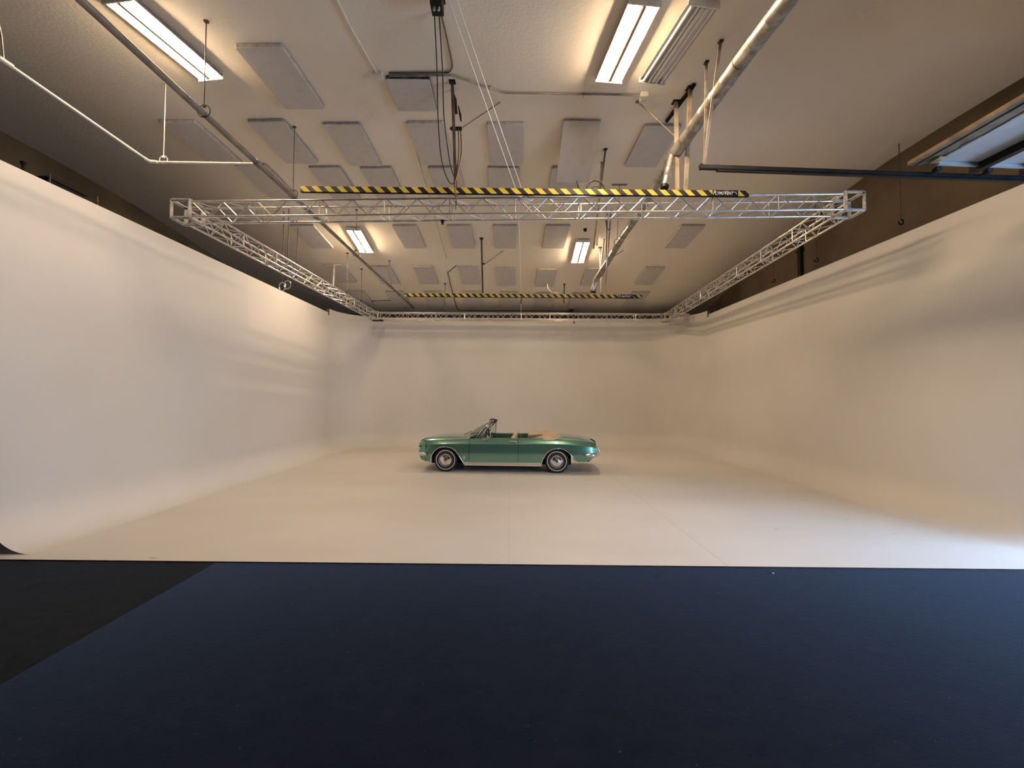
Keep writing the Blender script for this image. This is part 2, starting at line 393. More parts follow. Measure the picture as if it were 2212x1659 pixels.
# ================================================================== FLUORESCENT FIXTURES
def lamp_parts(t, on):
    L_, W_ = 1.24, 0.375
    # housing: top plate, sloping sides, end caps
    m = MB()
    m.box((0, 0, 0.075), (W_ - 0.06, L_, 0.012))
    for s in (-1, 1):
        m.add([(s * (W_ / 2 - 0.03), -L_ / 2, 0.08), (s * (W_ / 2 - 0.03), L_ / 2, 0.08), (s * W_ / 2, L_ / 2, 0.024), (s * W_ / 2, -L_ / 2, 0.024),
               (s * (W_ / 2 - 0.036), -L_ / 2, 0.074), (s * (W_ / 2 - 0.036), L_ / 2, 0.074), (s * (W_ / 2 - 0.006), L_ / 2, 0.024), (s * (W_ / 2 - 0.006), -L_ / 2, 0.024)],
              [(0, 1, 2, 3), (4, 7, 6, 5), (2, 6, 7, 3)])
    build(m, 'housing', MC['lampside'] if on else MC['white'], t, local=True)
    for s in (-1, 1):
        m = MB(); m.box((0, s * (L_ / 2 + 0.006), 0.035), (W_ + 0.01, 0.014, 0.085)); build(m, 'end_plate', MC['white'], t, local=True)
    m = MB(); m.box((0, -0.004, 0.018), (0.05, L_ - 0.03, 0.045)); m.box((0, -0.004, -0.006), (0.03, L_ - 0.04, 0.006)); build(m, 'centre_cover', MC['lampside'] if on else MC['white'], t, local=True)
    m = MB(); xs = (-0.132, -0.055, 0.055, 0.132)
    pr = [(-W_ / 2 + 0.01, 0.026), (-0.16, 0.062), (-0.105, 0.062), (-0.09, 0.035), (-0.075, 0.062), (-0.03, 0.062), (0, 0.012), (0.03, 0.062), (0.075, 0.062), (0.09, 0.035), (0.105, 0.062), (0.16, 0.062), (W_ / 2 - 0.01, 0.026)]
    m.grid([[Vector((x, y, z)) for x, z in pr] for y in (-L_ / 2 + 0.005, L_ / 2 - 0.005)])
    build(m, 'reflector', MC['reflector'], t, local=True)
    for x in xs:
        m = MB(); m.tube([(x, -L_ / 2 + 0.02, 0.010), (x, L_ / 2 - 0.03, 0.010)], 0.0165, 10)
        build(m, 'tube', MC['tube'] if on else MC['tubeoff'], t, local=True, smooth=50)
        for s in (-1, 1):
            m = MB(); m.box((x, s * (L_ / 2 - 0.013), 0.025), (0.03, 0.022, 0.05)); build(m, 'lamp_holder', MC['white'], t, local=True)
protos = {}
MC['tubedim'] = emis('dimmed_fluorescent_tube', (1.0, 0.74, 0.485, 1), LAMP_E * 0.66)  # emission lowered to balance brightness on nearby walls and floor
def fixture(near, far, on, label, group, drop=0.10, dim=False):
    a = onceil(*near, drop); b = onceil(*far, drop)
    c = (a + b) / 2; d = b - a
    t = root('fluorescent_light', c, label, 'ceiling light', group)
    t.rotation_euler = (math.atan2(d.z, math.hypot(d.x, d.y)), 0, math.atan2(-d.x, d.y))
    if on in protos:
        for ch in protos[on].children: copy_tree(ch, t)
    else:
        lamp_parts(t, on); protos[on] = t
    if dim:
        for ch in t.children:
            if ch.name.startswith('tube'):
                ch.data = ch.data.copy(); ch.data.materials[0] = MC['tubedim']
    return t
G = 'four-tube fluorescent lights on the ceiling'
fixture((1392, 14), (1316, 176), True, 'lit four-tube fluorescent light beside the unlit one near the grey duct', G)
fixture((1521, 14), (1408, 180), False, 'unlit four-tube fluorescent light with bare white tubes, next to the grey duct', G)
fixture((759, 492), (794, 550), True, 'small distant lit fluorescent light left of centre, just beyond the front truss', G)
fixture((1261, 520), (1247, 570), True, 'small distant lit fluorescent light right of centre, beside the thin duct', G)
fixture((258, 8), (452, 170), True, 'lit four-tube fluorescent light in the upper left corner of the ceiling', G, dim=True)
# added unseen fixture of the same kind, fill light for right wall and ceiling
for (x, y) in ((3.2, 2.6),):
    t = root('fluorescent_light', (x, y, ceil_z(y) - 0.16), 'unseen fill light added overhead, copied from the four-tube fluorescents, beside the open garage door', 'ceiling light', G)
    for ch in protos[True].children:
        c_ = copy_tree(ch, t)
        if c_.name.startswith('tube'):
            c_.data = c_.data.copy(); c_.data.materials[0] = MC['tubedim']

# ================================================================== FOAM PANELS
def panel_mesh(seed):
    rnd = random.Random(seed); m = MB(); W_, L_, T = 0.625, 1.22, 0.055
    out = []
    c = 0.02
    base = [(-W_ / 2 + c, 0), (W_ / 2 - c, 0), (W_ / 2, c), (W_ / 2, L_ - c), (W_ / 2 - c, L_), (-W_ / 2 + c, L_), (-W_ / 2, L_ - c), (-W_ / 2, c)]
    base = [(x + rnd.uniform(-.006, .006), y + rnd.uniform(-.006, .006)) for x, y in base]
    ins = [(x * 0.985, (y - L_ / 2) * 0.99 + L_ / 2) for x, y in base]
    vs = [(x, y, 0) for x, y in base] + [(x, y, -T + 0.008) for x, y in base] + [(x, y, -T + rnd.uniform(-.003, .003)) for x, y in ins]
    n = 8; fs = [(i, (i + 1) % n, (i + 1) % n + n, i + n) for i in range(n)]
    mis = [1] * n
    m.add(vs[:16], fs, 1)
    m.add(vs[8:], [(i, (i + 1) % n, (i + 1) % n + n, i + n) for i in range(n)] + [tuple(range(n, 2 * n))], 0)
    return m
variants = []
ORDN = ['first', 'second', 'third', 'fourth', 'fifth', 'sixth', 'seventh', 'eighth']
MC['soot'] = mat('sooty_panel_edge', (0.03, 0.026, 0.022, 1), 0.95, noise=(9, (0.16, 0.14, 0.12, 1), 0.5, 0.7))
def place_panel(px, py, label, wscale=1.0, rz=0.0, tilt=None, lscale=1.0):
    p = onceil(px, py)
    k = random.randrange(4)
    if len(variants) <= k or variants[k] is None: pass
    o = bpy.data.objects.new('foam_panel', PM[k].data); COL.objects.link(o)
    sl = math.atan2(ceil_z(p.y + 1.2) - ceil_z(p.y), 1.2)
    o.location = p + Vector((0, 0, -0.004)); o.rotation_euler = (sl if tilt is None else tilt, 0, rz); o.scale = (wscale, lscale, 1)
    if 'blackened' in label:
        o.data = o.data.copy(); o.data.materials[1] = MC['soot']
    tag(o, label, 'foam panel', 'foam insulation panels stuck to the ceiling')
    return o
PM = []
for k in range(4):
    o = build(panel_mesh(k), 'foam_panel', [MC['foam'], MC['foamside']]); PM.append(o)
rowsP = [
    ('first row', [(558, 93), (880, 163)]),
    ('second row, before the front hazard beam', [(382, 258), (573, 256), (737, 263), (917, 260), (1092, 262), None, (1433, 266)]),
    ('third row, above the front hazard beam', [(540, 352), (700, 357), (811, 358), (958, 357), (1087, 357), (1226, 357)]),
    ('fourth row, seen under the front truss', [(652, 484), (873, 484), (991, 484), (1091, 484), (1205, 484), (1498, 484)]),
    ('fifth row, beyond the distant lights', [(720, 570), (821, 573), (912, 573), (1011, 574), (1092, 577), (1182, 579), (1288, 577), (1416, 575)]),
    ('farthest row, at the far hazard beam', [(768, 627), (852, 628), (933, 628), (1019, 628), (1100, 629), (1177, 631), (1255, 632), (1385, 629)]),
]
for (rn, pts) in rowsP:
    vis = [q for q in pts if q]
    for i, q in enumerate(vis):
        pos = ORDN[i] + ' from left'
        if i == 0: pos = 'leftmost'
        if i == len(vis) - 1: pos = 'rightmost'
        if rn.startswith('first row'):
            lab = 'long pale grey foam panel beside the upper left light' if i == 0 else 'grey foam panel with blackened near edge below the cable reel'
        else:
            lab = 'grey foam ceiling panel, %s in %s' % (pos, rn)
        place_panel(q[0], q[1], lab, rz=random.uniform(-.012, .012), lscale=0.56 if q[0] == 880 else 1.0)
for o in PM: bpy.data.objects.remove(o)
# hanging, half-detached panel
p = onceil(1258, 257)
k = build(panel_mesh(9), 'foam_panel', [MC['foam'], MC['foamside']])
k.location = p; k.rotation_euler = (R_(-21), 0, 0)
tag(k, 'pale foam panel sagging away from the ceiling, right of centre near the front hazard beam', 'foam panel', 'foam insulation panels stuck to the ceiling')

# ================================================================== TRUSS RING
TS = 0.236   # chord centre spacing
CR_ = 0.0175
def truss_section(t, a, b, nbay, corner=False):
    """a,b centre points; builds one bolted section as a part with chords and lacing as sub-parts"""
    d = (b - a); L = d.length; d = d.normalized(); s = d.cross(Vector((0, 0, 1))).normalized(); u = s.cross(d)
    h = TS / 2
    sec = MB()
    pls = []
    for e in (0.004, L - 0.004):
        pl = MB(); pls.append(pl)
        for i, j in ((-1, -1), (-1, 1), (1, 1), (1, -1)):
            q = a + d * e + s * (i * h) + u * (j * h)
            n_i, n_j = {(-1, -1): (-1, 1), (-1, 1): (1, 1), (1, 1): (1, -1), (1, -1): (-1, -1)}[(i, j)]
            q2 = a + d * e + s * (n_i * h) + u * (n_j * h)
            pl.bar(q, q2, 0.03, 0.012, up=d)
    sec = None
    lc = MB(); bay = L / nbay
    faces = [((-1, -1), (-1, 1)), ((1, -1), (1, 1)), ((-1, -1), (1, -1)), ((-1, 1), (1, 1))]
    for fi, (c0, c1) in enumerate(faces):
        o0 = s * (c0[0] * h) + u * (c0[1] * h); o1 = s * (c1[0] * h) + u * (c1[1] * h)
        for q in range(nbay):
            p0 = a + d * (q * bay + 0.03); p1 = a + d * ((q + 1) * bay - 0.03)
            nz = 4
            for z in range(nz):
                A = p0 + (p1 - p0) * (z / nz); B = p0 + (p1 - p0) * ((z + 1) / nz)
                if (z + fi) % 2 == 0: lc.tube([A + o0, B + o1], 0.0075, 6)
                else: lc.tube([A + o1, B + o0], 0.0075, 6)
            if q > 0: lc.tube([a + d * (q * bay) + o0, a + d * (q * bay) + o1], 0.0085, 6)
    sec = build(lc, 'truss_section', MC['alu'], t, smooth=50)
    for i, j in ((-1, -1), (-1, 1), (1, 1), (1, -1)):
        c = MB(); o = s * (i * h) + u * (j * h); c.tube([a + o, b + o], CR_, 10)
        build(c, 'chord', MC['alu'], sec, smooth=50)
    for pl in pls: build(pl, 'end_frame', MC['aluplate'], sec)
def corner_block(t, c, ax):
    m = MB(); h = 0.137
    e = [Vector((i, j, k)) * h for i in (-1, 1) for j in (-1, 1) for k in (-1, 1)]
    rz = Matrix.Rotation(ax, 3, 'Z')
    for i in range(8):
        for j in range(i + 1, 8):
            dd = e[i] - e[j]
            if sum(abs(x) > 1e-6 for x in dd) == 1:
                m.bar(c + rz @ e[i], c + rz @ e[j], 0.045, 0.012); m.bar(c + rz @ e[i], c + rz @ e[j], 0.012, 0.045)
    build(m, 'corner_block', MC['aluplate'], t)
FL = atY(372, 468.6, 6.3) + Vector((0.135, 0.12, 0.12))
FR = atY(1865, 452.5, 6.15) + Vector((-0.135, 0.12, 0.12))
BL = atY(800, 689, 14.6) + Vector((0.135, 0.12, 0.12))
BR = atY(1452, 692.5, 14.6) + Vector((-0.135, 0.12, 0.12))
TR = root('lighting_truss', (FL + FR + BL + BR) / 4, 'rectangular ring of silver box truss hanging below the ceiling over the stage', 'truss')
def run(A, B, nsec):
    d = (B - A).normalized(); a = A + d * 0.137; b = B - d * 0.137
    for i in range(nsec):
        p0 = a + (b - a) * (i / nsec); p1 = a + (b - a) * ((i + 1) / nsec)
        truss_section(TR, p0, p1, 2)
run(FL, FR, 5); run(BL, BR, 5); run(FL, BL, 4); run(FR, BR, 4)
for c in (FL, FR, BL, BR): corner_block(TR, c, 0.0)
# extension stub beyond the far right corner
d = (BR - BL).normalized(); truss_section(TR, BR + d * 0.13, BR + d * 0.75, 1)
# black clamp on front truss and small dark items
def fpt(px): # point on front truss near bottom chord
    t = (px - 385) / (1853 - 385); return FL + (FR - FL) * t
c = fpt(955) + Vector((0, 0.1, -0.135)); m = MB(); m.box(c, (0.045, 0.05, 0.03)); m.box(c - Vector((0, 0, 0.03)), (0.03, 0.04, 0.04)); m.tube([c + Vector((-0.03, 0, 0)), c + Vector((0.03, 0, 0))], 0.01, 8)
tag(build(m, 'clamp', MC['black'], origin=c), 'small black clamp under the front truss, left of centre', 'clamp')
c = BL + Vector((0.1, -0.03, -0.16)); m = MB(); m.box(c, (0.36, 0.12, 0.05)); m.tube([c + Vector((0, 0, 0.02)), c + Vector((0, 0, 0.06))], 0.015, 8)
tag(build(m, 'junction_box', MC['black'], origin=c), 'flat black box under the far left corner of the truss', 'box')
c = atY(1240, 697, 14.7); m = MB(); m.box(c, (0.06, 0.06, 0.03)); m.tube([c, c + Vector((0, 0, 0.33))], 0.008, 6)
tag(build(m, 'truss_hook', MC['black'], origin=c), 'small dark hook hanging under the far truss, right of centre', 'hook')

# ================================================================== SPRINKLER PIPE
PX = -3.70
def pipeY(px): return PX * FPX / (px - 1101)
def pipept(y): return Vector((PX, y, CAMZ + 0.917 * 3.70))
p0 = pipept(2.2); p1 = pipept(15.9)
SP = root('sprinkler_pipe', pipept(6), 'long grey steel pipe running from upper left to the far truss under the ceiling', 'pipe')
m = MB(); m.tube([p0, p1], 0.036, 14); build(m, 'main_pipe', MC['steel'], SP, smooth=50)
for yy in (6.02, 13.9):
    m = MB(); m.tube([pipept(yy - 0.07), pipept(yy + 0.07)], 0.046, 14)
    build(m, 'pipe_coupling', MC['steel'], SP, smooth=50)
tee = pipept(6.02); 
el = atY(325, 350, 6.02); en = atX(8, 132, el.x)
BP = root('branch_pipe', el, 'thin cream painted pipe branching left with an elbow and running toward the camera', 'pipe')
m = MB(); m.tube([tee - Vector((0.04, 0, 0)), el + Vector((0.06, 0, 0)), el + Vector((0.015, -0.02, 0)), el + Vector((0, -0.07, 0)), en], 0.0175, 10); build(m, 'pipe_run', MC['white'], BP, smooth=50)
m = MB(); m.tube([el + Vector((0.1, 0, 0)), el + Vector((0.03, -0.01, 0)), el + Vector((0, -0.03, 0)), el + Vector((0, -0.10, 0))], 0.024, 10); build(m, 'pipe_elbow', MC['white'], BP, smooth=50)
m = MB(); m.tube([en + Vector((0, 0.07, 0)), en - Vector((0, 0.05, 0))], 0.028, 10); build(m, 'pipe_coupling', MC['white'], BP, smooth=50)
tp = onceil(18, -25)
m = MB(); m.tube([en, en + Vector((-0.01, -0.02, 0.25)), en + Vector((-0.02, -0.08, 0.55)), Vector((en.x - 0.01, en.y - 0.15, ceil_z(en.y - 0.15)))], 0.008, 8); build(m, 'drop_wire', MC['conduit'], BP, smooth=50)
def hanger(pt, r, mt, label, top=None, group='ring hangers holding the pipes'):
    """threaded rod from the ceiling with a ring clamp around a pipe at pt"""
    t = root('pipe_hanger', (pt.x, pt.y, ceil_z(pt.y)), label, 'hanger', group)
    zt = ceil_z(pt.y); m = MB(); m.tube([(pt.x, pt.y, pt.z + r + 0.06), (pt.x, pt.y, zt)], 0.006, 6); m.lathe([(0.0, 0), (0.03, 0), (0.03, -0.01), (0, -0.012)], (pt.x, pt.y, zt), (0, 0, 1), 10)
    build(m, 'rod', mt, t)
    m = MB(); m.ring(pt + Vector((0, 0, 0.035)), (0, 1, 0), r + 0.04, 0.006); m.box(pt + Vector((0, 0, r + 0.06)), (0.03, 0.025, 0.03))
    build(m, 'ring_clamp', mt, t)
for px, lab in ((427, 'ring hanger on the grey pipe just below the upper left light'), (626, 'ring hanger on the grey pipe just above the front truss'),
                (765, 'ring hanger on the grey pipe beside the distant left light'), (838, 'farthest ring hanger on the grey pipe')):
    hanger(pipept(pipeY(px)), 0.036, MC['brownpost'], lab)
q = atY(353, 350, 6.02); hanger(Vector((q.x, el.y, el.z)), 0.018, MC['white'], 'cream ring hanger on the thin branch pipe near its elbow')

# ================================================================== DUCT
dp = [atY(1722, -28, 3.55), atY(1600, 133, 4.55), atY(1450, 343, 6.45), atY(1383, 457, 8.0), atY(1346, 510, 9.2), atY(1313, 566, 10.4), atY(1287, 606, 11.4)]
DU = root('exhaust_duct', dp[2], 'long grey round metal exhaust duct crossing the ceiling to the far hazard beam', 'duct')
def ribbed(m, pts, r, step=0.3):
    P = []; Rr = []
    for a, b in zip(pts[:-1], pts[1:]):
        L = (b - a).length; n = max(1, int(L / step))
        for i in range(n):
            c = a + (b - a) * (i / n); d = (b - a).normalized()
            P += [c, c + d * 0.008, c + d * 0.016, c + d * 0.03]; Rr += [r, r + 0.005, r + 0.005, r]
    P.append(pts[-1]); Rr.append(r)
    m.tube(P, Rr, 24)
m = MB(); ribbed(m, dp[:3], 0.088, 0.26); build(m, 'duct_run', MC['duct'], DU, smooth=35)
m = MB(); ribbed(m, dp[2:], 0.072, 0.6); build(m, 'duct_run', MC['duct'], DU, smooth=35)
m = MB(); d = (dp[2] - dp[1]).normalized(); m.tube([dp[2] - d * 0.22, dp[2] - d * 0.2, dp[2] + d * 0.0, dp[2] + d * 0.12], [0.092, 0.095, 0.095, 0.075], 24); build(m, 'reducer', MC['duct'], DU, smooth=35)
ea = dp[-1]; eb = atY(1281, 630, 11.46)
m = MB(); m.tube([ea - (dp[-1] - dp[-2]).normalized() * 0.05, ea, (ea + eb) / 2 + Vector((0, 0.03, 0.01)), eb], 0.076, 20); build(m, 'elbow', MC['ductnew'], DU, smooth=50)
m = MB(); d = (eb - ea).normalized(); m.tube([eb - d * 0.0, eb + d * 0.03], 0.079, 20); build(m, 'end_collar', MC['black'], DU, smooth=50)
ba = atY(1453, 330, 6.32); bb = atY(1436, 402, 6.16)
m = MB(); ribbed(m, [ba, ba + (bb - ba) * 0.5], 0.06, 0.2); ribbed(m, [ba + (bb - ba) * 0.5, bb], 0.057, 0.15); build(m, 'branch', MC['ductnew'], DU, smooth=35)
d = (bb - ba).normalized(); m = MB(); m.tube([bb, bb + d * 0.05], [0.064, 0.055], 20); build(m, 'end_collar', MC['black'], DU, smooth=50)
# duct hanger with tee plate
tpt = onceil(1338, 398); bt = atY(1333, 517, tpt.y + 0.1)
HG = root('duct_hanger', tpt, 'thin rod with flat tee plate at the ceiling, hooked on the duct', 'hanger')
m = MB(); m.bar(tpt + Vector((-0.16, 0, -0.012)), tpt + Vector((0.16, 0, -0.012)), 0.03, 0.02); build(m, 'tee_plate', MC['steel'], HG)
m = MB(); m.tube([tpt, bt], 0.006, 6); m.ring(bt - Vector((0.0, 0, 0.07)), (0, 1, 0), 0.07, 0.006, 16, 5); build(m, 'rod', MC['brownpost'], HG)

# ================================================================== HAZARD BEAMS
def text_mesh(body, size):
    cu = bpy.data.curves.new('lettering', 'FONT'); cu.body = body; cu.size = size; cu.extrude = 0.0015; cu.shear = 0.35; cu.align_x = 'CENTER'; cu.align_y = 'CENTER'
    cu.small_caps_scale = 0.78; cu.resolution_u = 3; cu.offset = 0.0006
    for i, ch in enumerate(body):
        cu.body_format[i].use_small_caps = True
    ob = bpy.data.objects.new('tmp', cu); COL.objects.link(ob); bpy.context.view_layer.update()
    me = bpy.data.meshes.new_from_object(ob); bpy.data.objects.remove(ob); return me
def beam(pl, pr, h, labx, label, cat='beam'):
    a = Vector(pl); b = Vector(pr); L = (b - a).length; d = (b - a).normalized()
    t = root('hazard_beam', (a + b) / 2, label, cat, 'striped exhaust beams')
    rot = Matrix((d, Vector((-d.y, d.x, 0)).normalized(), d.cross(Vector((-d.y, d.x, 0)).normalized()))).transposed()
    t.rotation_euler = rot.to_euler()
    m = MB(); m.box((0, 0.014, -0.001), (L, 0.026, h + 0.004)); m.box((0, 0.016, -h / 2 - 0.006), (L - 0.03, 0.022, 0.008)); build(m, 'beam_body', MC['blackmetal'], t, local=True)
    m = MB(); m.box((0, -0.002, 0), (L, 0.004, h)); build(m, 'striped_tape', MC['haz'], t, local=True)
    # name plate
    x0 = labx[0] * L - L / 2; x1 = labx[1] * L - L / 2
    m = MB(); m.box(((x0 + x1) / 2, -0.006, 0), (x1 - x0, 0.004, h + 0.002)); pl_ = build(m, 'name_plate', MC['black'], t, local=True)
    me = text_mesh('PlymoVent', h * 1.12); me.materials.clear(); me.materials.append(MC['lettering'])
    xs = [v.co.x for v in me.vertices]; ww = max(xs) - min(xs); sx = (x1 - x0) * 0.80 / ww
    for v in me.vertices: v.co = Vector((v.co.x * sx, v.co.y * 0.95, v.co.z))
    o = bpy.data.objects.new('lettering', me); COL.objects.link(o); o.parent = pl_
    o.location = ((x0 + x1) / 2 - 0.04, -0.0095, 0.0); o.rotation_euler = (R_(90), 0, 0)
    m = MB(); xe = x1 - (x1 - x0) * 0.09; m.bar((xe - 0.06, -0.0095, 0.014), (xe, -0.0095, 0.014), 0.002, 0.006); m.bar((xe, -0.0095, 0.014), (xe + 0.01, -0.0095, -0.018), 0.002, 0.006)
    build(m, 'logo_swoosh', MC['lettering'], pl_, local=True)
    return t
beam(atY(649, 408, 6.12), atY(1618, 418, 6.12), 0.084, (0.918, 0.975), 'long yellow and black striped beam directly above the front truss')
beam(atY(874, 637, 11.4), atY(1387, 640.5, 11.4), 0.092, (0.90, 0.965), 'distant yellow and black striped beam above the far truss')
# posts ---------------------------------------------------------------
def post(top, bot, wd, mt, label, group=None, extras=None, plate=True):
    t = root('support_post', top, label, 'post', group)
    m = MB(); m.bar(top, bot, wd, wd, up=Vector((0, 1, 0))); build(m, 'post_tube', mt, t)
    if plate:
        m = MB(); m.box(top, (wd * 2.2, wd * 2.2, 0.02)); build(m, 'ceiling_plate', MC['black'], t)
    if extras: extras(t)
    return t
def ex1(t):
    m = MB(); a = atY(997, 277, 6.15); b = onceil(1080, 221); m.tube([a, b], 0.008, 6); build(m, 'brace', MC['brownpost'], t)
    m = MB(); c = atY(986, 278, 6.13); m.box(c, (0.16, 0.06, 0.03)); m.ring(c - Vector((0.08, 0, 0)), (0, 1, 0), 0.015, 0.008, 10, 5); build(m, 'clamp', MC['black'], t)
    m = MB(); m.tube([atY(977, 181, 6.1), atY(978, 200, 6.1), atY(983, 216, 6.1), atY(985, 245, 6.12)], [0.016, 0.018, 0.026, 0.026], 10); build(m, 'upper_sleeve', MC['black'], t, smooth=50)
    m = MB(); m.tube([atY(990, 228, 6.1), atY(994, 248, 6.1), atY(996, 262, 6.1)], [0.006, 0.018, 0.01], 8); build(m, 'pulley', MC['black'], t)
post(onceil(977, 176), atY(985, 424, 6.15), 0.042, MC['brownpost'], 'dark brown post with black upper sleeve holding the front striped beam, left of centre', None, ex1)
post(onceil(1491, 190), atY(1481, 412, 6.17), 0.05, MC['tanpost'], 'tan post behind the duct holding the front striped beam, right one of the pair', 'tan posts by the duct')
post(onceil(1460, 220), atY(1463, 412, 6.2), 0.05, MC['tanpost'], 'tan post behind the duct holding the front striped beam, left one of the pair', 'tan posts by the duct')
a = onceil(1500, 182, 0.02); b = onceil(1440, 262, 0.02); m = MB(); m.bar(a, b, 0.05, 0.03); m.bar(a - Vector((0, 0, 0.0)), b, 0.01, 0.07)
tag(build(m, 'angle_iron', MC['black'], origin=(a + b) / 2), 'black angle iron fixed to the ceiling above the two tan posts', 'bracket')
a = onceil(1378, 219); b = atY(1459, 296, 6.3); m = MB(); m.tube([a, b], 0.012, 8); m.box(a, (0.06, 0.05, 0.03)); m.lathe([(0.02, 0), (0.02, 0.03)], (a + b) / 2, (b - a), 10)
tag(build(m, 'diagonal_brace', MC['steel'], origin=a), 'grey diagonal brace rod from the ceiling down to the left tan post', 'brace')
def ex2(t):
    m = MB(); m.tube([atY(1046, 571, 11.4), onceil(1087, 542)], 0.009, 6); build(m, 'brace', MC['brownpost'], t)
    m = MB(); c = atY(1043, 570, 11.38); m.box(c, (0.09, 0.06, 0.04)); build(m, 'clamp', MC['black'], t)
post(onceil(1040, 515), atY(1043, 633, 11.4), 0.045, MC['brownpost'], 'thin brown post with diagonal brace holding the far striped beam, left of centre', None, ex2)
def ex3(t):
    m = MB(); m.tube([atY(1318, 559, 11.4), onceil(1346, 541)], 0.009, 6); build(m, 'brace', MC['brownpost'], t)
    m = MB(); m.bar(onceil(1305, 516), atY(1300, 560, 11.5), 0.03, 0.03); build(m, 'side_strut', MC['tanpost'], t)
post(onceil(1296, 535), atY(1300, 633, 11.4), 0.045, MC['tanpost'], 'tan post holding the far striped beam beside the end of the duct', None, ex3)
post(onceil(1308, 322), atY(1282, 537, 7.6), 0.03, MC['brownpost'], 'dark strut pair hanging from the ceiling through the front truss, left of the duct', None,
     lambda t: build(MB().bar(onceil(1300, 350), atY(1289, 530, 7.65), 0.035, 0.03), 'second_strut', MC['tanpost'], t), plate=True)
post(onceil(1320, 455), atY(1308, 616, 10.0), 0.03, MC['steel'], 'long thin grey strut hanging from the ceiling beyond the duct', None,
     lambda t: build(MB().bar(onceil(1312, 460), atY(1309, 590, 10.05), 0.022, 0.02), 'second_strut', MC['steel'], t), plate=True)
post(atY(1219, 614, 11.43), atY(1218, 655, 11.43), 0.03, MC['brownpost'], 'short brown post crossing the far striped beam, right of centre', None, None, plate=True)
# hose loops at front beam
m = MB(); P = []
for k in range(13):
    t_ = math.pi * k / 12; P.append(atY(1286 - 20 * math.cos(t_), 412 - 22 * math.sin(t_), 6.3))
m.tube(P, 0.012, 8)
P = [atY(1286 - 9 * math.cos(math.pi * k / 8), 412 - 10 * math.sin(math.pi * k / 8), 6.28) for k in range(9)]; m.tube(P, 0.008, 8)
tag(build(m, 'hose', MC['cable'], origin=P[4], smooth=50), 'black hose arching over the front striped beam, left of the duct', 'hose')
m = MB(); m.tube([atY(1246, 391, 6.2), atY(1250, 405, 6.18), atY(1252, 413, 6.18)], 0.011, 8)
tag(build(m, 'handle_bar', MC['black'], origin=atY(1250, 405, 6.18), smooth=50), 'short black handle sticking up from the front striped beam', 'handle')
m = MB(); m.tube([atY(1310, 447, 6.7), atY(1309, 480, 6.7), atY(1311, 493, 6.7), atY(1316, 498, 6.7), atY(1319, 493, 6.7)], 0.008, 8)
tag(build(m, 'wire_hook', MC['cable'], origin=atY(1310, 470, 6.7), smooth=50), 'thin black wire ending in a hook just below the front truss, left of the duct', 'hook')
c = onceil(1264, 496, 0.02); m = MB(); m.lathe([(0.0, -0.05), (0.035, -0.045), (0.045, -0.02), (0.045, 0.02)], c, (0, 0, 1), 16)
tag(build(m, 'smoke_detector', MC['black'], origin=c, smooth=50), 'small round black detector on the ceiling near the distant right light', 'detector')
m = MB(); m.tube([onceil(1181, 611), atY(1184, 624, 11.6), atY(1192, 632, 11.5), atY(1206, 634, 11.5)], 0.011, 8)
tag(build(m, 'white_hose', MC['white'], origin=onceil(1181, 611), smooth=50), 'short white curved hose from the ceiling to the far striped beam', 'hose')

# ================================================================== CABLES, CONDUITS, ROPES
c = onceil(944, 6, 0.12)
RL = root('cable_reel', c, 'black cable reel box on the ceiling at the top centre', 'cable reel')
m = MB(); m.box(c, (0.13, 0.16, 0.16)); m.box(c + Vector((0, 0, 0.09)), (0.16, 0.2, 0.03)); build(m, 'housing', MC['black'], RL)
m = MB()
for s in (-1, 1): m.tube([c + Vector((0.025 * s, -0.03, -0.08)), c + Vector((0.025 * s, -0.03, -0.115))], 0.014, 10)
build(m, 'cable_gland', MC['aluplate'], RL, smooth=50)
def smoothpts(P, n=6):
    out = []
    for i in range(len(P) - 1):
        p0 = P[max(i - 1, 0)]; p1 = P[i]; p2 = P[i + 1]; p3 = P[min(i + 2, len(P) - 1)]
        for k in range(n):
            t = k / n; out.append(0.5 * ((2 * p1) + (p2 - p0) * t + (2 * p0 - 5 * p1 + 4 * p2 - p3) * t * t + (3 * p1 - p0 - 3 * p2 + p3) * t ** 3))
    out.append(P[-1]); return out
def cable(name, P, r, mt, label, cat, group=None, sm=True):
    m = MB(); m.tube(smoothpts(P) if sm else P, r, 8); return tag(build(m, name, mt, origin=P[0], smooth=50), label, cat, group)
cable('power_cable', [atY(938, 22, 4.75), atY(944, 150, 5.1), atY(946, 250, 5.5), atY(953, 340, 5.8), atY(966, 385, 6.0), atY(978, 397, 6.08), atY(988, 375, 6.1), atY(996, 330, 6.1), atY(995, 280, 6.1)], 0.0075, MC['cable'],
      'black power cable hanging from the ceiling reel, the lower left loop', 'cable')
cable('power_cable', [atY(948, 22, 4.75), atY(956, 150, 5.1), atY(959, 250, 5.5), atY(970, 340, 5.8), atY(977, 372, 6.0), atY(983, 380, 6.08), atY(988, 360, 6.1), atY(991, 320, 6.1), atY(990, 280, 6.1)], 0.0075, MC['cable'],
      'black power cable hanging from the ceiling reel, the upper right loop', 'cable')
cable('orange_cable', [atY(999, 290, 6.08), atY(998, 330, 6.08), atY(990, 370, 6.08), atY(984, 395, 6.05), atY(985, 420, 6.05), atY(987, 445, 6.2)], 0.006, MC['orange'],
      'orange cable twisting down the dark post past the front striped beam', 'cable')
cable('cable_tail', [atY(981, 398, 6.04), atY(983, 415, 6.03), atY(985, 430, 6.1), atY(984, 452, 6.25)], 0.006, MC['browncond'], 'brown cable tail hanging beside the orange one in front of the striped beam', 'cable')
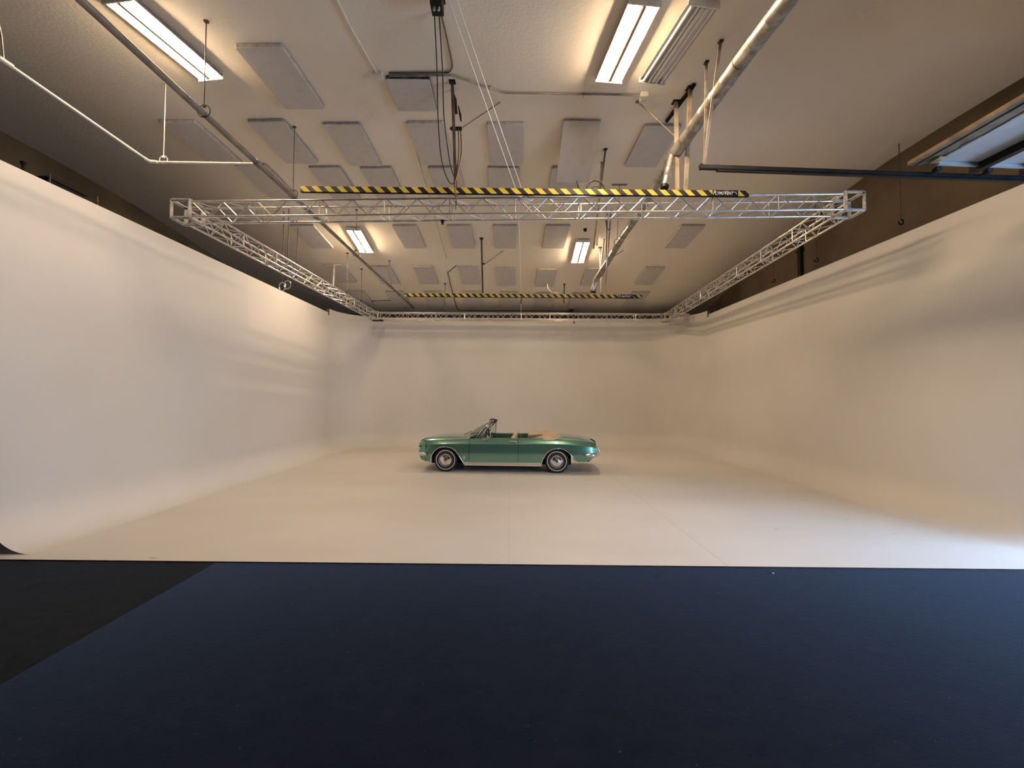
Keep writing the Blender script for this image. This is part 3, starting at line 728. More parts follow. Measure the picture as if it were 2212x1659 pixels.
r1 = onceil(958, -30); r2_ = onceil(976, -30); k1 = FL + (FR - FL) * ((1121 - 385) / 1468) + Vector((0, -0.1, 0.12)); k1 = atY(1121, 428, k1.y)
cable('white_rope', [r1, k1], 0.005, MC['rope'], 'thin white rope from the ceiling to the front truss, left of two', 'rope', sm=False)
k2 = atY(1132, 424, k1.y + 0.1)
cable('white_rope', [r2_, k2], 0.005, MC['rope'], 'thin white rope from the ceiling to the front truss, right of two', 'rope', sm=False)
cable('white_rope', [k1, atY(1121, 480, 6.6), atY(1126, 640, 12), atY(1125, 690, 14.6)], 0.005, MC['rope'], 'white rope hanging down from the front truss toward the far truss', 'rope', sm=False)
# knot / wrap around the chord
m = MB()
P = [k1 + Vector((0.09 * math.sin(t * 2.2) + 0.02 * t, 0.03 * math.cos(t * 3), 0.03 * math.sin(t * 3) - 0.01)) for t in [k * 0.35 for k in range(24)]]
m.tube(smoothpts(P, 2), 0.008, 6)
tag(build(m, 'rope_knot', MC['rope'], origin=k1, smooth=50), 'tangled white rope knot wrapped on the top chord of the front truss', 'rope')
c = atY(1140, 425, k1.y + 0.02); m = MB(); m.tube([c + Vector((-0.08, 0, 0)), c + Vector((0, 0, 0.03)), c + Vector((0.09, 0, 0.0))], 0.009, 8); m.box(c, (0.05, 0.05, 0.04)); m.ring(c + Vector((0.08, 0, -0.005)), (0, 0, 1), 0.03, 0.006, 10, 5)
tag(build(m, 'clamp', MC['black'], origin=c), 'black shackle clamp beside the rope knot on the front truss', 'clamp')
c = atY(1126, 648, 11.42); m = MB(); m.tube([c + Vector((0, 0, 0.1)), c + Vector((0.01, 0, 0.0)), c + Vector((-0.02, 0, -0.06)), c + Vector((0.02, 0, -0.12))], 0.014, 8)
tag(build(m, 'chain_hook', MC['cable'], origin=c), 'small dark hook on the rope under the far striped beam', 'hook')
# conduits on ceiling
cable('white_conduit', [onceil(716, -25, 0.02), onceil(757, 58, 0.02), onceil(814, 158, 0.02)], 0.011, MC['white'], 'white conduit crossing the ceiling down to a small white box', 'conduit', sm=False)
c = onceil(817, 163, 0.03); m = MB(); m.box(c, (0.13, 0.10, 0.06)); m.box(c - Vector((0, 0, 0.032)), (0.11, 0.08, 0.006))
tag(build(m, 'junction_box', MC['white'], origin=c), 'white junction box at the lower end of the white conduit', 'box')
cable('brown_conduit', [onceil(954, 35, 0.02), onceil(968, 95, 0.02), onceil(976, 135, 0.02), onceil(976, 147, 0.02), onceil(970, 155, 0.02), onceil(955, 157, 0.02), onceil(840, 158, 0.02)], 0.011, MC['browncond'],
      'brown conduit from the cable reel bending left above the blackened panel', 'conduit')
cable('brown_conduit', [onceil(840, 164, 0.02), onceil(975, 163, 0.02), onceil(988, 166, 0.02), onceil(1078, 198, 0.02), onceil(1092, 201, 0.02), onceil(1384, 206, 0.02)], 0.012, MC['conduit'],
      'long grey brown conduit running right across the ceiling to a white box', 'conduit', sm=False)
c = onceil(1391, 207, 0.035); m = MB(); m.box(c, (0.11, 0.09, 0.07)); m.box(c - Vector((0, 0, 0.037)), (0.095, 0.075, 0.006)); m.tube([c - Vector((0.03, 0, 0.03)), c - Vector((0.05, -0.05, 0.05))], 0.008, 6)
tag(build(m, 'junction_box', MC['white'], origin=c), 'white junction box below the unlit fluorescent light', 'box')
for (px, py, lab) in ((1059, 190, 'left'), (1260, 205, 'right')):
    c = onceil(px, py, 0.02); m = MB(); m.ring(c, (1, 0.2, 0), 0.017, 0.005, 12, 5); m.box(c + Vector((0, 0, 0.012)), (0.02, 0.06, 0.008)); m.tube([c - Vector((0, 0, 0.01)), c - Vector((0, 0, 0.05))], 0.006, 6)
    tag(build(m, 'conduit_clip', MC['aluplate'], origin=c), 'bright metal clip on the long grey brown conduit, %s one' % lab, 'clip')
cable('far_conduit', [onceil(986, 574, 0.02), onceil(967, 589, 0.02), onceil(973, 615, 0.02), onceil(981, 645, 0.02), onceil(988, 668, 0.02), onceil(996, 670, 0.02), onceil(1232, 672, 0.02)], 0.012, MC['browncond'],
      'dark conduit on the far ceiling turning right below the far striped beam', 'conduit', sm=False)
c = onceil(1234, 671, 0.05); m = MB(); m.box(c, (0.16, 0.1, 0.09)); m.box(c - Vector((0, 0.055, 0)), (0.1, 0.02, 0.05))
tag(build(m, 'junction_box', MC['black'], origin=c), 'dark junction box at the right end of the far ceiling conduit', 'box')
cable('thin_conduit', [onceil(893, 300, 0.02), onceil(905, 345, 0.02), onceil(965, 560, 0.02)], 0.007, MC['conduit'], 'thin pale conduit along the ceiling between the foam panels', 'conduit', sm=False)
cable('far_conduit', [onceil(770, 652, 0.02), onceil(868, 648, 0.02)], 0.010, MC['browncond'], 'thin brown conduit across the far left ceiling near the grey pipe', 'conduit', sm=False)

# hanging rods
def rod_hook(px, py_top, py_bot, Y, label, kind, mt='brownpost'):
    b = atY(px, py_bot, Y); zt = ceil_z(Y)
    if kind == 'hook':
        t = root('hanging_hook', (b.x, b.y, zt), label, 'hook', 'rods and hooks hanging from the ceiling edges')
        m = MB(); m.tube([(b.x, b.y, zt), b], 0.007, 6); build(m, 'rod', MC[mt], t)
        m = MB(); R0 = 0.045; P = [b + Vector((R0 * math.sin(q), 0, -R0 + R0 * math.cos(q))) for q in [0.0, .6, 1.2, 1.8, 2.4, 3.0, 3.6, 4.2, 4.8]]
        m.tube(P, 0.013, 8); build(m, 'hook', MC['black'], t, smooth=50)
    elif kind == 'ring':
        t = root('hanging_ring', (b.x, b.y, zt), label, 'ring', 'rods and hooks hanging from the ceiling edges')
        m = MB(); m.tube([(b.x, b.y, zt), b], 0.009, 6); build(m, 'rod', MC[mt], t)
        m = MB(); m.ring(b - Vector((0, 0, 0.10)), (0.35, 1, 0), 0.10, 0.011, 24, 6); build(m, 'ring', MC['alu'], t, smooth=50)
    else:
        t = root('threaded_rod', (b.x, b.y, zt), label, 'rod', 'rods and hooks hanging from the ceiling edges')
        m = MB(); m.tube([(b.x, b.y, zt), b], 0.008, 6); build(m, 'rod', MC[mt], t)
        m = MB(); m.box((b.x, b.y, zt - 0.01), (0.06, 0.06, 0.02)); m.box(b, (0.025, 0.025, 0.05)); build(m, 'end_nut', MC['black'], t)
rod_hook(1946, 310, 474, 7.35, 'thin rod ending in a dark hook at the right, below the garage door rail', 'hook')
rod_hook(1763, 500, 557, 9.6, 'thin rod with small dark hook by the brown wall, right of the column', 'hook')
rod_hook(1671, 570, 603, 11.3, 'thin rod with small dark hook by the brown wall, left of the column', 'hook')
rod_hook(610, 520, 610, 10.0, 'steel ring on a rod behind the left truss, the left of the pair', 'ring')
rod_hook(621, 520, 606, 9.8, 'steel ring on a rod behind the left truss, the right of the pair', 'ring')
rod_hook(641, 545, 600, 10.7, 'short threaded rod above the left truss beside the ring pair', 'rod')
rod_hook(749, 568, 632, 12.2, 'thin threaded rod in front of the far left panels', 'rod')
rod_hook(780, 595, 650, 13.2, 'thin threaded rod with black end near the far left truss', 'rod')
rod_hook(961, 600, 672, 14.2, 'very thin rod at the far ceiling left of centre', 'rod')
c = onceil(733, 572, 0.03); b = atY(720, 618, c.y); T_ = root('white_bracket', c, 'white L-shaped bracket pipe rising above the left truss', 'bracket')
m = MB(); m.bar(c + Vector((0.05, 0, 0)), c + Vector((-0.16, 0, 0)), 0.05, 0.03); build(m, 'top_arm', MC['white'], T_)
m = MB(); m.bar(Vector((c.x - 0.15, c.y, c.z)), b, 0.035, 0.035, up=Vector((0, 1, 0))); build(m, 'drop_arm', MC['white'], T_)
# unit above the left wall
H0 = root('wall_heater', atX(105, 395, -8.0), 'black heater unit with a pipe frame above the left stage wall', 'heater')
ca = atX(105, 390, -8.0)
m = MB(); q0 = atX(80, 385, -8.2); m.box((-8.2, q0.y + 0.25, q0.z - 0.25), (0.5, 0.62, 0.42)); m.box((-7.93, q0.y + 0.25, q0.z - 0.25), (0.04, 0.5, 0.3)); m.box((-8.2, q0.y + 0.25, q0.z - 0.02), (0.56, 0.68, 0.03)); build(m, 'heater_body', MC['black'], H0)
f1 = atX(108, 376, -7.9); f2 = atX(211, 425, -7.9)
m = MB(); m.tube([f1 - Vector((0, 0, 0.6)), f1, f2, f2 - Vector((0, 0, 0.7))], 0.016, 8); build(m, 'pipe_frame', MC['steel'], H0, smooth=50)
m = MB(); m.tube([f1 - Vector((0, 0, 0.35)), f1 * 0.5 + f2 * 0.5 - Vector((0, 0, 0.5)), f2 - Vector((0, 0, 0.12))], 0.012, 8); m.bar(f1 - Vector((0, 0, 0.4)), f2 - Vector((0, 0, 0.25)), 0.02, 0.12); build(m, 'shelf_rail', MC['black'], H0)
cc = atX(50, 352, -8.2); m = MB(); m.tube([cc, cc - Vector((0, 0, 0.5))], 0.018, 8); m.box(cc, (0.05, 0.05, 0.05))
tag(build(m, 'stub_pipe', MC['black'], origin=cc), 'short black upright pipe left of the heater above the left wall', 'pipe')

# ================================================================== GARAGE DOOR (open, overhead) and rail
RY = 4.88
ra = atY(1512, 361, RY); rb = atY(2212, 386, RY); rd = (rb - ra) / (rb.x - ra.x)
re_ = ra + rd * (XDOOR - ra.x)
GR = root('door_rail', ra, 'black horizontal garage door track crossing the upper right', 'door track')
m = MB(); m.bar(ra, re_, 0.05, 0.046); m.bar(ra + Vector((0, 0.02, 0.014)), re_ + Vector((0, 0.02, 0.014)), 0.01, 0.03); build(m, 'track', MC['blackmetal'], GR)
m = MB(); s0 = ra + rd * 0.2; m.bar(s0 + Vector((0, 0.0, -0.037)), re_ + Vector((0, 0.0, -0.033)), 0.04, 0.014); build(m, 'lower_lip', MC['blackmetal'], GR)
m = MB(); m.box(ra + Vector((0.01, -0.004, 0)), (0.03, 0.056, 0.056)); build(m, 'end_stop', MC['black'], GR)
for (px0, py0, px1, py1, lab) in ((1557, 89, 1520, 350, 'long tan strap holding the garage door track end, the right one of two'), (1526, 134, 1523, 350, 'tan strap holding the garage door track end, the left one of two')):
    a = onceil(px0, py0); b = atY(px1, py1, RY); b = Vector((b.x, b.y, ra.z + 0.02))
    t = root('track_strap', a, lab, 'strap', 'straps carrying the garage door track')
    m = MB(); m.bar(a, b, 0.035, 0.012, up=Vector((0, 1, 0))); build(m, 'strap', MC['conduit'], t)
    m = MB(); m.box(a, (0.05, 0.07, 0.03)); build(m, 'foot', MC['brownpost'], t)
# door itself: sections hung level above the track, from the doorway inwards
GD = root('garage_door', re_, 'open overhead garage door of pale blue-grey panels with black ribs at the upper right', 'garage door')
DX0 = atY(1957, 362, RY).x
u = rd.normalized()
def dpt(x, y, dz=0.0):
    q = ra + rd * (x - ra.x); return Vector((x, y, q.z + dz))
DYN = 1.1
secw = 0.60; x = DX0 + 0.22; i = 0
while x < XDOOR - 0.1:
    x1 = min(x + secw, XDOOR)
    m = MB(); m.bar(dpt((x + x1) / 2, RY - 0.16, 0.10), dpt((x + x1) / 2, DYN, 0.10), x1 - x - 0.01, 0.03, up=u.cross(Vector((0, 1, 0)))); s_ = build(m, 'door_section', MC['doorpanel'], GD)
    m = MB(); m.bar(dpt(x1 - 0.07, RY - 0.05, 0.05), dpt(x1 - 0.07, DYN, 0.05), 0.10, 0.07); m.bar(dpt(x1 - 0.12, RY - 0.05, 0.015), dpt(x1 - 0.12, DYN, 0.015), 0.012, 0.03); build(m, 'rib', MC['black'], s_)
    m = MB(); m.bar(dpt(x + 0.02, RY - 0.14, 0.075), dpt(x1 - 0.02, RY - 0.14, 0.075), 0.03, 0.06, up=Vector((0, 0, 1))); build(m, 'edge_rail', MC['doorpanel'], s_)
    m = MB(); c = dpt(x + 0.06, RY - 0.09, 0.02); m.lathe([(0.0, -0.03), (0.035, -0.03), (0.04, 0), (0.035, 0.03), (0, 0.03)], c, (0, 1, 0), 14); m.tube([c, c + Vector((0, 0.1, 0))], 0.01, 8); build(m, 'roller', MC['black'], s_, smooth=50)
    x = x1; i += 1
# bottom edge of the door (tan seal and worn strip)
m = MB(); m.bar(dpt(DX0 + 0.035, RY - 0.02, 0.12), dpt(DX0 + 0.035, DYN, 0.12), 0.07, 0.045); build(m, 'bottom_seal', MC['seal'], GD)
m = MB(); m.bar(dpt(DX0 + 0.15, RY - 0.05, 0.105), dpt(DX0 + 0.15, DYN, 0.105), 0.14, 0.03)
rnd = random.Random(3)
for k in range(40):
    y = RY - 0.2 - k * 0.09; m.box(dpt(DX0 + 0.215 + rnd.uniform(-.01, .012), y, 0.088), (rnd.uniform(.01, .035), 0.1, 0.006))
build(m, 'worn_strip', MC['seal'], GD)
c = dpt(DX0 + 0.19, RY - 0.20, 0.07); m = MB(); m.box(c, (0.10, 0.11, 0.02)); m.box(c + Vector((0.01, 0.01, -0.012)), (0.05, 0.06, 0.006)); build(m, 'corner_patch', MC['plywood'], GD)

# ================================================================== CAR
PAINT = mat('teal_green_paint', (0.135, 0.30, 0.225, 1), 0.27, 0.72, noise=(400, (0.155, 0.33, 0.25, 1), 0.4, 0.6), coat=1.0)
CHROME = mat('chrome', (0.82, 0.80, 0.78, 1), 0.12, 1.0)
CHROME2 = mat('brushed_sill_trim', (0.78, 0.74, 0.70, 1), 0.35, 0.85)
RUB = mat('tyre_rubber', (0.012, 0.012, 0.012, 1), 0.7)
WHITE = mat('whitewall', (0.75, 0.72, 0.68, 1), 0.6)
UND = mat('underbody_black', (0.008, 0.008, 0.008, 1), 0.9)
CREAM = mat('cream_vinyl', (0.50, 0.39, 0.27, 1), 0.55, noise=(5, (0.42, 0.32, 0.22, 1), 0.4, 0.6), bump=(8, 0.4, 0.03))
GREENVIN = mat('green_vinyl', (0.04, 0.085, 0.06, 1), 0.5)
DARKIN = mat('dark_carpeted_interior', (0.012, 0.014, 0.012, 1), 0.9)
GL = bpy.data.materials.new('window_glass'); GL.use_nodes = True
_b = GL.node_tree.nodes['Principled BSDF']; _b.inputs['Transmission Weight'].default_value = 1.0; _b.inputs['Roughness'].default_value = 0.0; _b.inputs['IOR'].default_value = 1.02; _b.inputs['Base Color'].default_value = (0.72, 0.80, 0.74, 1)
RED = mat('red_lens', (0.35, 0.015, 0.01, 1), 0.2, coat=0.5)
LENS = mat('clear_lens', (0.7, 0.7, 0.68, 1), 0.15, 0.3)
CAR = root('convertible_car', (-0.16, 11.08, 0.0), 'teal green vintage convertible car parked side-on on the white stage, top folded', 'car', rz=-0.065)
def lerp(tab, x):
    if x <= tab[0][0]: return tab[0][1]
    for (a, b), (c, d) in zip(tab[:-1], tab[1:]):
        if x <= c: return b + (d - b) * (x - a) / (c - a) if c > a else d
    return tab[-1][1]
def slerp(tab, x):
    if x <= tab[0][0]: return tab[0][1]
    if x >= tab[-1][0]: return tab[-1][1]
    n = len(tab)
    for i in range(n - 1):
        if x <= tab[i + 1][0]:
            x0, y0 = tab[i]; x1, y1 = tab[i + 1]; h = x1 - x0; t = (x - x0) / h
            m0 = (y1 - tab[i - 1][1]) / (x1 - tab[i - 1][0]) if i > 0 else (y1 - y0) / h
            m1 = (tab[i + 2][1] - y0) / (tab[i + 2][0] - x0) if i < n - 2 else (y1 - y0) / h
            return (2 * t ** 3 - 3 * t * t + 1) * y0 + (t ** 3 - 2 * t * t + t) * h * m0 + (-2 * t ** 3 + 3 * t * t) * y1 + (t ** 3 - t * t) * h * m1
ARCH = [(-1.745, .245), (-1.735, .33), (-1.70, .43), (-1.64, .515), (-1.56, .575), (-1.47, .605), (-1.37, .613), (-1.27, .60), (-1.18, .565), (-1.10, .50), (-1.03, .40), (-0.96, .29), (-0.90, .20)]
ARCR = [(0.995, .20), (1.01, .28), (1.05, .38), (1.11, .475), (1.19, .545), (1.29, .59), (1.40, .605), (1.50, .595), (1.60, .55), (1.69, .475), (1.76, .39), (1.82, .31), (1.85, .285)]
ZLOW = [(-2.03, .34), (-1.98, .285), (-1.90, .25), (-1.76, .24)] + ARCH + [(-0.88, .195), (0.98, .195)] + ARCR + [(2.05, .28), (2.20, .33), (2.33, .44)]
ZS = [(-2.03, .742), (-1.95, .765), (-1.8, .785), (-1.5, .80), (-1.0, .812), (-.5, .822), (.5, .828), (1.0, .835), (1.4, .832), (1.8, .808), (2.1, .775), (2.25, .748), (2.33, .725)]
WD = [(-2.03, .745), (-1.95, .775), (-1.8, .805), (-1.5, .83), (-1., .845), (0, .85), (1.2, .85), (1.7, .84), (2.0, .815), (2.2, .78), (2.33, .735)]
PR = [(0.0, -.050), (.12, -.028), (.25, -.010), (.38, .0), (.50, -.004), (.62, -.014), (.74, -.026), (.785, -.030), (.80, -.016), (.825, -.012), (.85, -.020), (.92, -.045), (.97, -.066), (1.0, -.090)]
def ybody(x, z):
    zs = slerp(ZS, x); s = (z - .18) / (zs - .18)
    return slerp(WD, x) + lerp(PR, s)
XS = sorted(set([round(a, 4) for a, _ in ZLOW] + [round(-2.03 + 0.04 * i, 4) for i in range(110) if -2.03 + 0.04 * i <= 2.33] + [-0.785, 0.432]))
SV = [0.0, .12, .25, .38, .50, .62, .74, .785, .80, .825, .85, .885, .92, .945, .97, 1.0]
def column(x, sgn, off=0.0):
    zl = lerp(ZLOW, x); zs = slerp(ZS, x)
    out = []
    for s in SV:
        z = .18 + s * (zs - .18)
        z = max(z, zl + (zs - zl) * SV.index(s) * 0.004)
        out.append(Vector((x, sgn * (ybody(x, z) + off), z)))
    return out
def sidepanel(m, x0, x1, sgn, off=0.0, mi=0):
    rows = [column(x, sgn, off) for x in XS if x0 - 1e-6 <= x <= x1 + 1e-6]
    m.grid(rows, mi=mi, flip=(sgn < 0))
DX_0, DX_1 = -0.785, 0.432
body = MB()
for s in (-1, 1):
    sidepanel(body, -2.03, DX_0, s); sidepanel(body, DX_1, 2.33, s)
# inner rim of cockpit and rear quarters
CK0, CK1 = -0.60, 1.30
def rimrow(x, s):
    zs = slerp(ZS, x); y = s * ybody(x, zs)
    return [Vector((x, y, zs)), Vector((x, y - s * .02, zs + .010)), Vector((x, y - s * .06, zs + .010)), Vector((x, y - s * .075, zs - .005)), Vector((x, y - s * .08, zs - .1)), Vector((x, y - s * .09, .34))]
for s in (-1, 1):
    body.grid([rimrow(x, s) for x in XS if DX_1 - 1e-6 <= x <= CK1 + 0.02], flip=(s < 0))
    body.grid([rimrow(x, s) for x in XS if CK0 - 0.22 <= x <= DX_0 + 1e-6], flip=(s < 0))
# hood + cowl and engine deck surfaces
def toprow(x, crown, n=16):
    zs = slerp(ZS, x); yw = ybody(x, zs); out = []
    for k in range(n + 1):
        q = -1 + 2 * k / n
        e = 1 - abs(q) ** 2.4
        out.append(Vector((x, q * yw, zs + crown * e + (0.006 if 0.0 < e < 0.25 else 0))))
    return out
CF = [(-2.03, .0), (-1.97, .018), (-1.85, .034), (-1.6, .048), (-1.2, .052), (-.62, .045)]
CB = [(1.26, .045), (1.5, .058), (1.8, .055), (2.05, .045), (2.2, .028), (2.33, .0)]
body.grid([toprow(x, slerp(CF, x)) for x in XS if x <= -0.60])
body.grid([toprow(x, slerp(CB, x)) for x in XS if x >= 1.26])
# nose and tail faces
def face(x0, bulge, sgn):
    rows = []; zl = lerp(ZLOW, x0); zs = slerp(ZS, x0)
    for k in range(13):
        q = -1 + 2 * k / 12; r = []
        for s in SV:
            z = max(.18 + s * (zs - .18), zl)
            y = ybody(x0, z); zz = (z - .5) / .3
            rec = 0.035 * max(0, 1 - abs((z - .60) / .12)) 
            r.append(Vector((x0 + sgn * bulge * (1 - q * q) * (1 - 0.4 * zz * zz) - sgn * rec * (1 - abs(q) ** 6), q * y, z)))
        rows.append(r)
    body.grid(rows, flip=(sgn > 0))
face(-2.03, 0.09, -1); face(2.33, 0.07, 1)
bo = build(body, 'body_shell', PAINT, CAR, local=True, smooth=32)
for s in (-1, 1):
    d_ = MB(); sidepanel(d_, DX_0 + 0.0, DX_1, s)
    # shrink by the shut lines
    v2 = []
    for v in d_.v:
        x = v.x
        if abs(x - DX_0) < 1e-6: x += 0.008
        if abs(x - DX_1) < 1e-6: x -= 0.008
        v2.append(Vector((x, v.y, v.z)))
    d_.v = v2
    d_.grid([rimrow(min(max(x, DX_0 + .008), DX_1 - .008), s) for x in XS if -0.64 <= x <= DX_1 + 1e-6], flip=(s < 0))
    do = build(d_, 'door', PAINT, CAR, local=True, smooth=32)
    hx = 0.30; yy = ybody(hx, .765) + 0.018
    h_ = MB(); h_.tube([(hx - .09, s * (yy - .005), .772), (hx - .05, s * (yy + .012), .772), (hx + .05, s * (yy + .012), .768), (hx + .085, s * (yy - .01), .768)], [.009, .012, .012, .009], 8); h_.lathe([(0, .03), (.016, .028), (.018, 0)], (hx + .075, s * (yy - .02), .768), (0, s, 0), 12)
    build(h_, 'door_handle', CHROME, do, local=True, smooth=50)
    # sill trim
    t_ = MB(); rows = []
    for x in (-0.93, -0.885, -0.84, 0.0, 0.95, 0.975, 1.0):
        rise = 0.05 if x < -0.9 else 0.0
        yb = ybody(max(x, -.9), .22)
        zt = .248 if -0.9 < x < 0.99 else .23
        rows.append([Vector((x, s * (yb - .02), .158 + rise)), Vector((x, s * (yb + .006), .165 + rise)), Vector((x, s * (yb + .012), .20 + rise * .5)), Vector((x, s * (yb + .012), zt - .008)), Vector((x, s * (yb + .003), zt))])
    t_.grid(rows, flip=(s < 0)); build(t_, 'sill_trim', CHROME2, CAR, local=True, smooth=50)
    for tab in (ARCH, ARCR):
        P = [Vector((x, s * (ybody(x, max(z, .2)) + .003), z)) for x, z in tab]
        t_ = MB(); t_.tube(smoothpts(P, 3), .011, 8); build(t_, 'arch_trim', CHROME, CAR, local=True, smooth=50)
    # spear emblem
    ex = -0.90; y_ = ybody(ex, .38) + 0.004
    t_ = MB(); t_.add([(ex - .008, s * y_, .36), (ex, s * (y_ + .006), .455), (ex + .008, s * y_, .36), (ex, s * y_, .30)], [(0, 1, 2), (0, 2, 3)]); t_.bar((ex - .035, s * (y_ + .001), .362), (ex + .035, s * (y_ + .001), .362), .006, .012); t_.bar((ex - .018, s * (y_ + .001), .318), (ex + .018, s * (y_ + .001), .318), .006, .006)
    build(t_, 'fender_emblem', CHROME, CAR, local=True)
    # front side marker recess trim
    t_ = MB(); t_.box((-1.86, s * (ybody(-1.86, .47) + .001), .468), (.085, .008, .034)); build(t_, 'side_marker', GREENVIN, CAR, local=True)
# belt highlight trims at rear quarter
# underbody and wheel wells; lowest box added to deepen the shade beneath
ub = MB(); ub.box((-0.02, 0, .33), (3.5, 1.20, .30)); ub.box((.05, 0, .215), (1.85, 1.58, .10)); ub.box((.05, 0, .15), (1.9, 1.36, .09)); ub.box((2.0, 0, .36), (.40, 1.35, .14)); ub.box((-1.86, 0, .40), (.18, 1.30, .14))
for xc in (-1.37, 1.40):
    ub.box((xc, 0, .67), (1.0, 1.56, .02))
    for sg in (-1, 1):
        ub.box((xc - .50, sg * .68, .48), (.02, .20, .38)); ub.box((xc + .50, sg * .68, .48), (.02, .20, .38))
ub.tube([(1.95, -.45, .27), (2.12, -.45, .265), (2.19, -.45, .255)], .024, 10)
build(ub, 'underbody', UND, CAR, local=True)
# wheels
def wheel(xc, s):
    t = MB(); yo = s * 0.785; ax = (0, s, 0); R0 = .292
    t.lathe([(.175, -.16), (.26, -.165), (.283, -.15), (R0, -.12), (R0, -.03), (.283, -.004), (.262, .008), (.238, .012)], (xc, yo, R0), ax, 40)
    t.lathe([(.220, .0135), (.200, .012), (.185, .004), (.172, -.01), (.172, -.06)], (xc, yo, R0), ax, 40)
    ty = build(t, 'tyre', RUB, CAR, local=True, smooth=40)
    w_ = MB(); w_.lathe([(.239, .0115), (.238, .0145), (.224, .0150), (.222, .0125)], (xc, yo, R0), ax, 40); build(w_, 'whitewall_stripe', WHITE, ty, local=True, smooth=50)
    r_ = MB(); r_.lathe([(.178, .010), (.176, .016), (.168, .012), (.162, -.004), (.160, -.012)], (xc, yo, R0), ax, 40); build(r_, 'rim_ring', mat_rim, ty, local=True, smooth=50)
    b_ = MB(); b_.lathe([(.17, -.015), (.0, -.015)], (xc, yo, R0), ax, 40); build(b_, 'rim', UND, ty, local=True)
    h = MB(); h.lathe([(.150, -.008), (.149, .004), (.140, .006), (.125, .001), (.060, .018), (.046, .024)], (xc, yo, R0), ax, 40)
    # ribs of the wheel cover
    for k in range(24):
        a_ = 2 * math.pi * k / 24; c_, s_ = math.cos(a_), math.sin(a_)
        h.bar((xc + c_ * .062, yo + s * .018, R0 + s_ * .062), (xc + c_ * .122, yo + s * .004, R0 + s_ * .122), .004, .005, up=Vector((0, s, 0)))
    hc = build(h, 'hubcap', CHROME, ty, local=True, smooth=25)
    c2 = MB(); c2.lathe([(.046, .016), (.044, .030), (.034, .032), (.030, .024)], (xc, yo, R0), ax, 24); c2.lathe([(.016, .024), (.015, .036), (.0, .038)], (xc, yo, R0), ax, 20); build(c2, 'hub_medallion', CHROME, ty, local=True, smooth=40)
    c3 = MB(); c3.lathe([(.031, .0235), (.0, .0235)], (xc, yo, R0), ax, 20); build(c3, 'medallion_face', UND, ty, local=True)
mat_rim = mat('rim_red_brown', (0.35, 0.2, 0.17, 1), 0.35, 0.6)
for xc in (-1.372, 1.372):
    for s in (-1, 1): wheel(xc, s)
# bumpers
def bumper(x0, zc, sgn, wrap, hh):
    m = MB(); P = []
    pts = [(wrap, -.835, .0), (wrap * .55, -.845, 0), (.02, -.83, 0), (-.045, -.77, 0), (-.085, -.6, 0), (-.11, -.3, 0), (-.12, 0, 0)]
    full = pts + [(a, -b, c) for a, b, c in pts[-2::-1]]
    C = [Vector((x0 + sgn * -a, b, zc)) for a, b, _ in full]
    rows = []
    for i, c in enumerate(C):
        t = (C[min(i + 1, len(C) - 1)] - C[max(i - 1, 0)]).normalized(); nrm = Vector((t.y, -t.x, 0)) 
        if nrm.dot(Vector((sgn, 0, 0))) < 0 and abs(nrm.x) > .3: nrm = -nrm
        if abs(nrm.x) <= .3: nrm = Vector((0, 1 if c.y > 0 else -1, 0)) * 1.0
        k = hh * (0.62 if i in (0, len(C) - 1) else 1.0)
        rows.append([c - nrm * .03 + Vector((0, 0, -k)), c + nrm * .005 + Vector((0, 0, -k * .8)), c + nrm * .022 + Vector((0, 0, -k * .3)), c + nrm * .022 + Vector((0, 0, k * .3)), c + nrm * .005 + Vector((0, 0, k * .8)), c - nrm * .03 + Vector((0, 0, k)), c - nrm * .03 + Vector((0, 0, -k))])
    m.grid(rows); o = build(m, 'bumper', CHROME, CAR, local=True, smooth=50)
    for yy in (-.50, .50):
        g = MB(); xg = x0 + sgn * .105
        g.tube([(xg, yy, zc - hh * 1.1), (xg + sgn * .03, yy, zc - hh * .3), (xg + sgn * .03, yy, zc + hh * .8), (xg + sgn * .0, yy, zc + hh * 2.6)], [.02, .03, .03, .016], 10)
        build(g, 'bumper_guard', CHROME, o, local=True, smooth=50)
    return o
bumper(-1.985, .435, -1, .15, .048)
bumper(2.30, .450, 1, .24, .05)
# lamps
for s in (-1, 1):
    for k, yy in enumerate((.66, .50)):
        c = (-2.055 - .035 * k, s * yy, .600)
        m = MB(); m.lathe([(.085, -.03), (.088, .01), (.078, .018), (.072, .01)], c, (-1, 0, 0), 24); h = build(m, 'headlight', CHROME, CAR, local=True, smooth=40)
        m = MB(); m.lathe([(.072, .008), (.05, .018), (.0, .024)], c, (-1, 0, 0), 24); build(m, 'lens', LENS, h, local=True, smooth=60)
        c = (2.335 + .02 * k, s * (.62 - .16 * k), .600)
        m = MB(); m.lathe([(.062, -.02), (.064, .014), (.052, .022)], c, (1, 0, 0), 24); h = build(m, 'taillight', CHROME, CAR, local=True, smooth=40)
        m = MB(); m.lathe([(.052, .016), (.03, .03), (0, .034)], c, (1, 0, 0), 24); build(m, 'lens', RED, h, local=True, smooth=60)
m = MB(); m.tube([(-2.05, -.70, .70), (-2.09, -.5, .712), (-2.12, 0, .72), (-2.09, .5, .712), (-2.05, .70, .70)], .010, 8); build(m, 'nose_trim', CHROME, CAR, local=True, smooth=50)
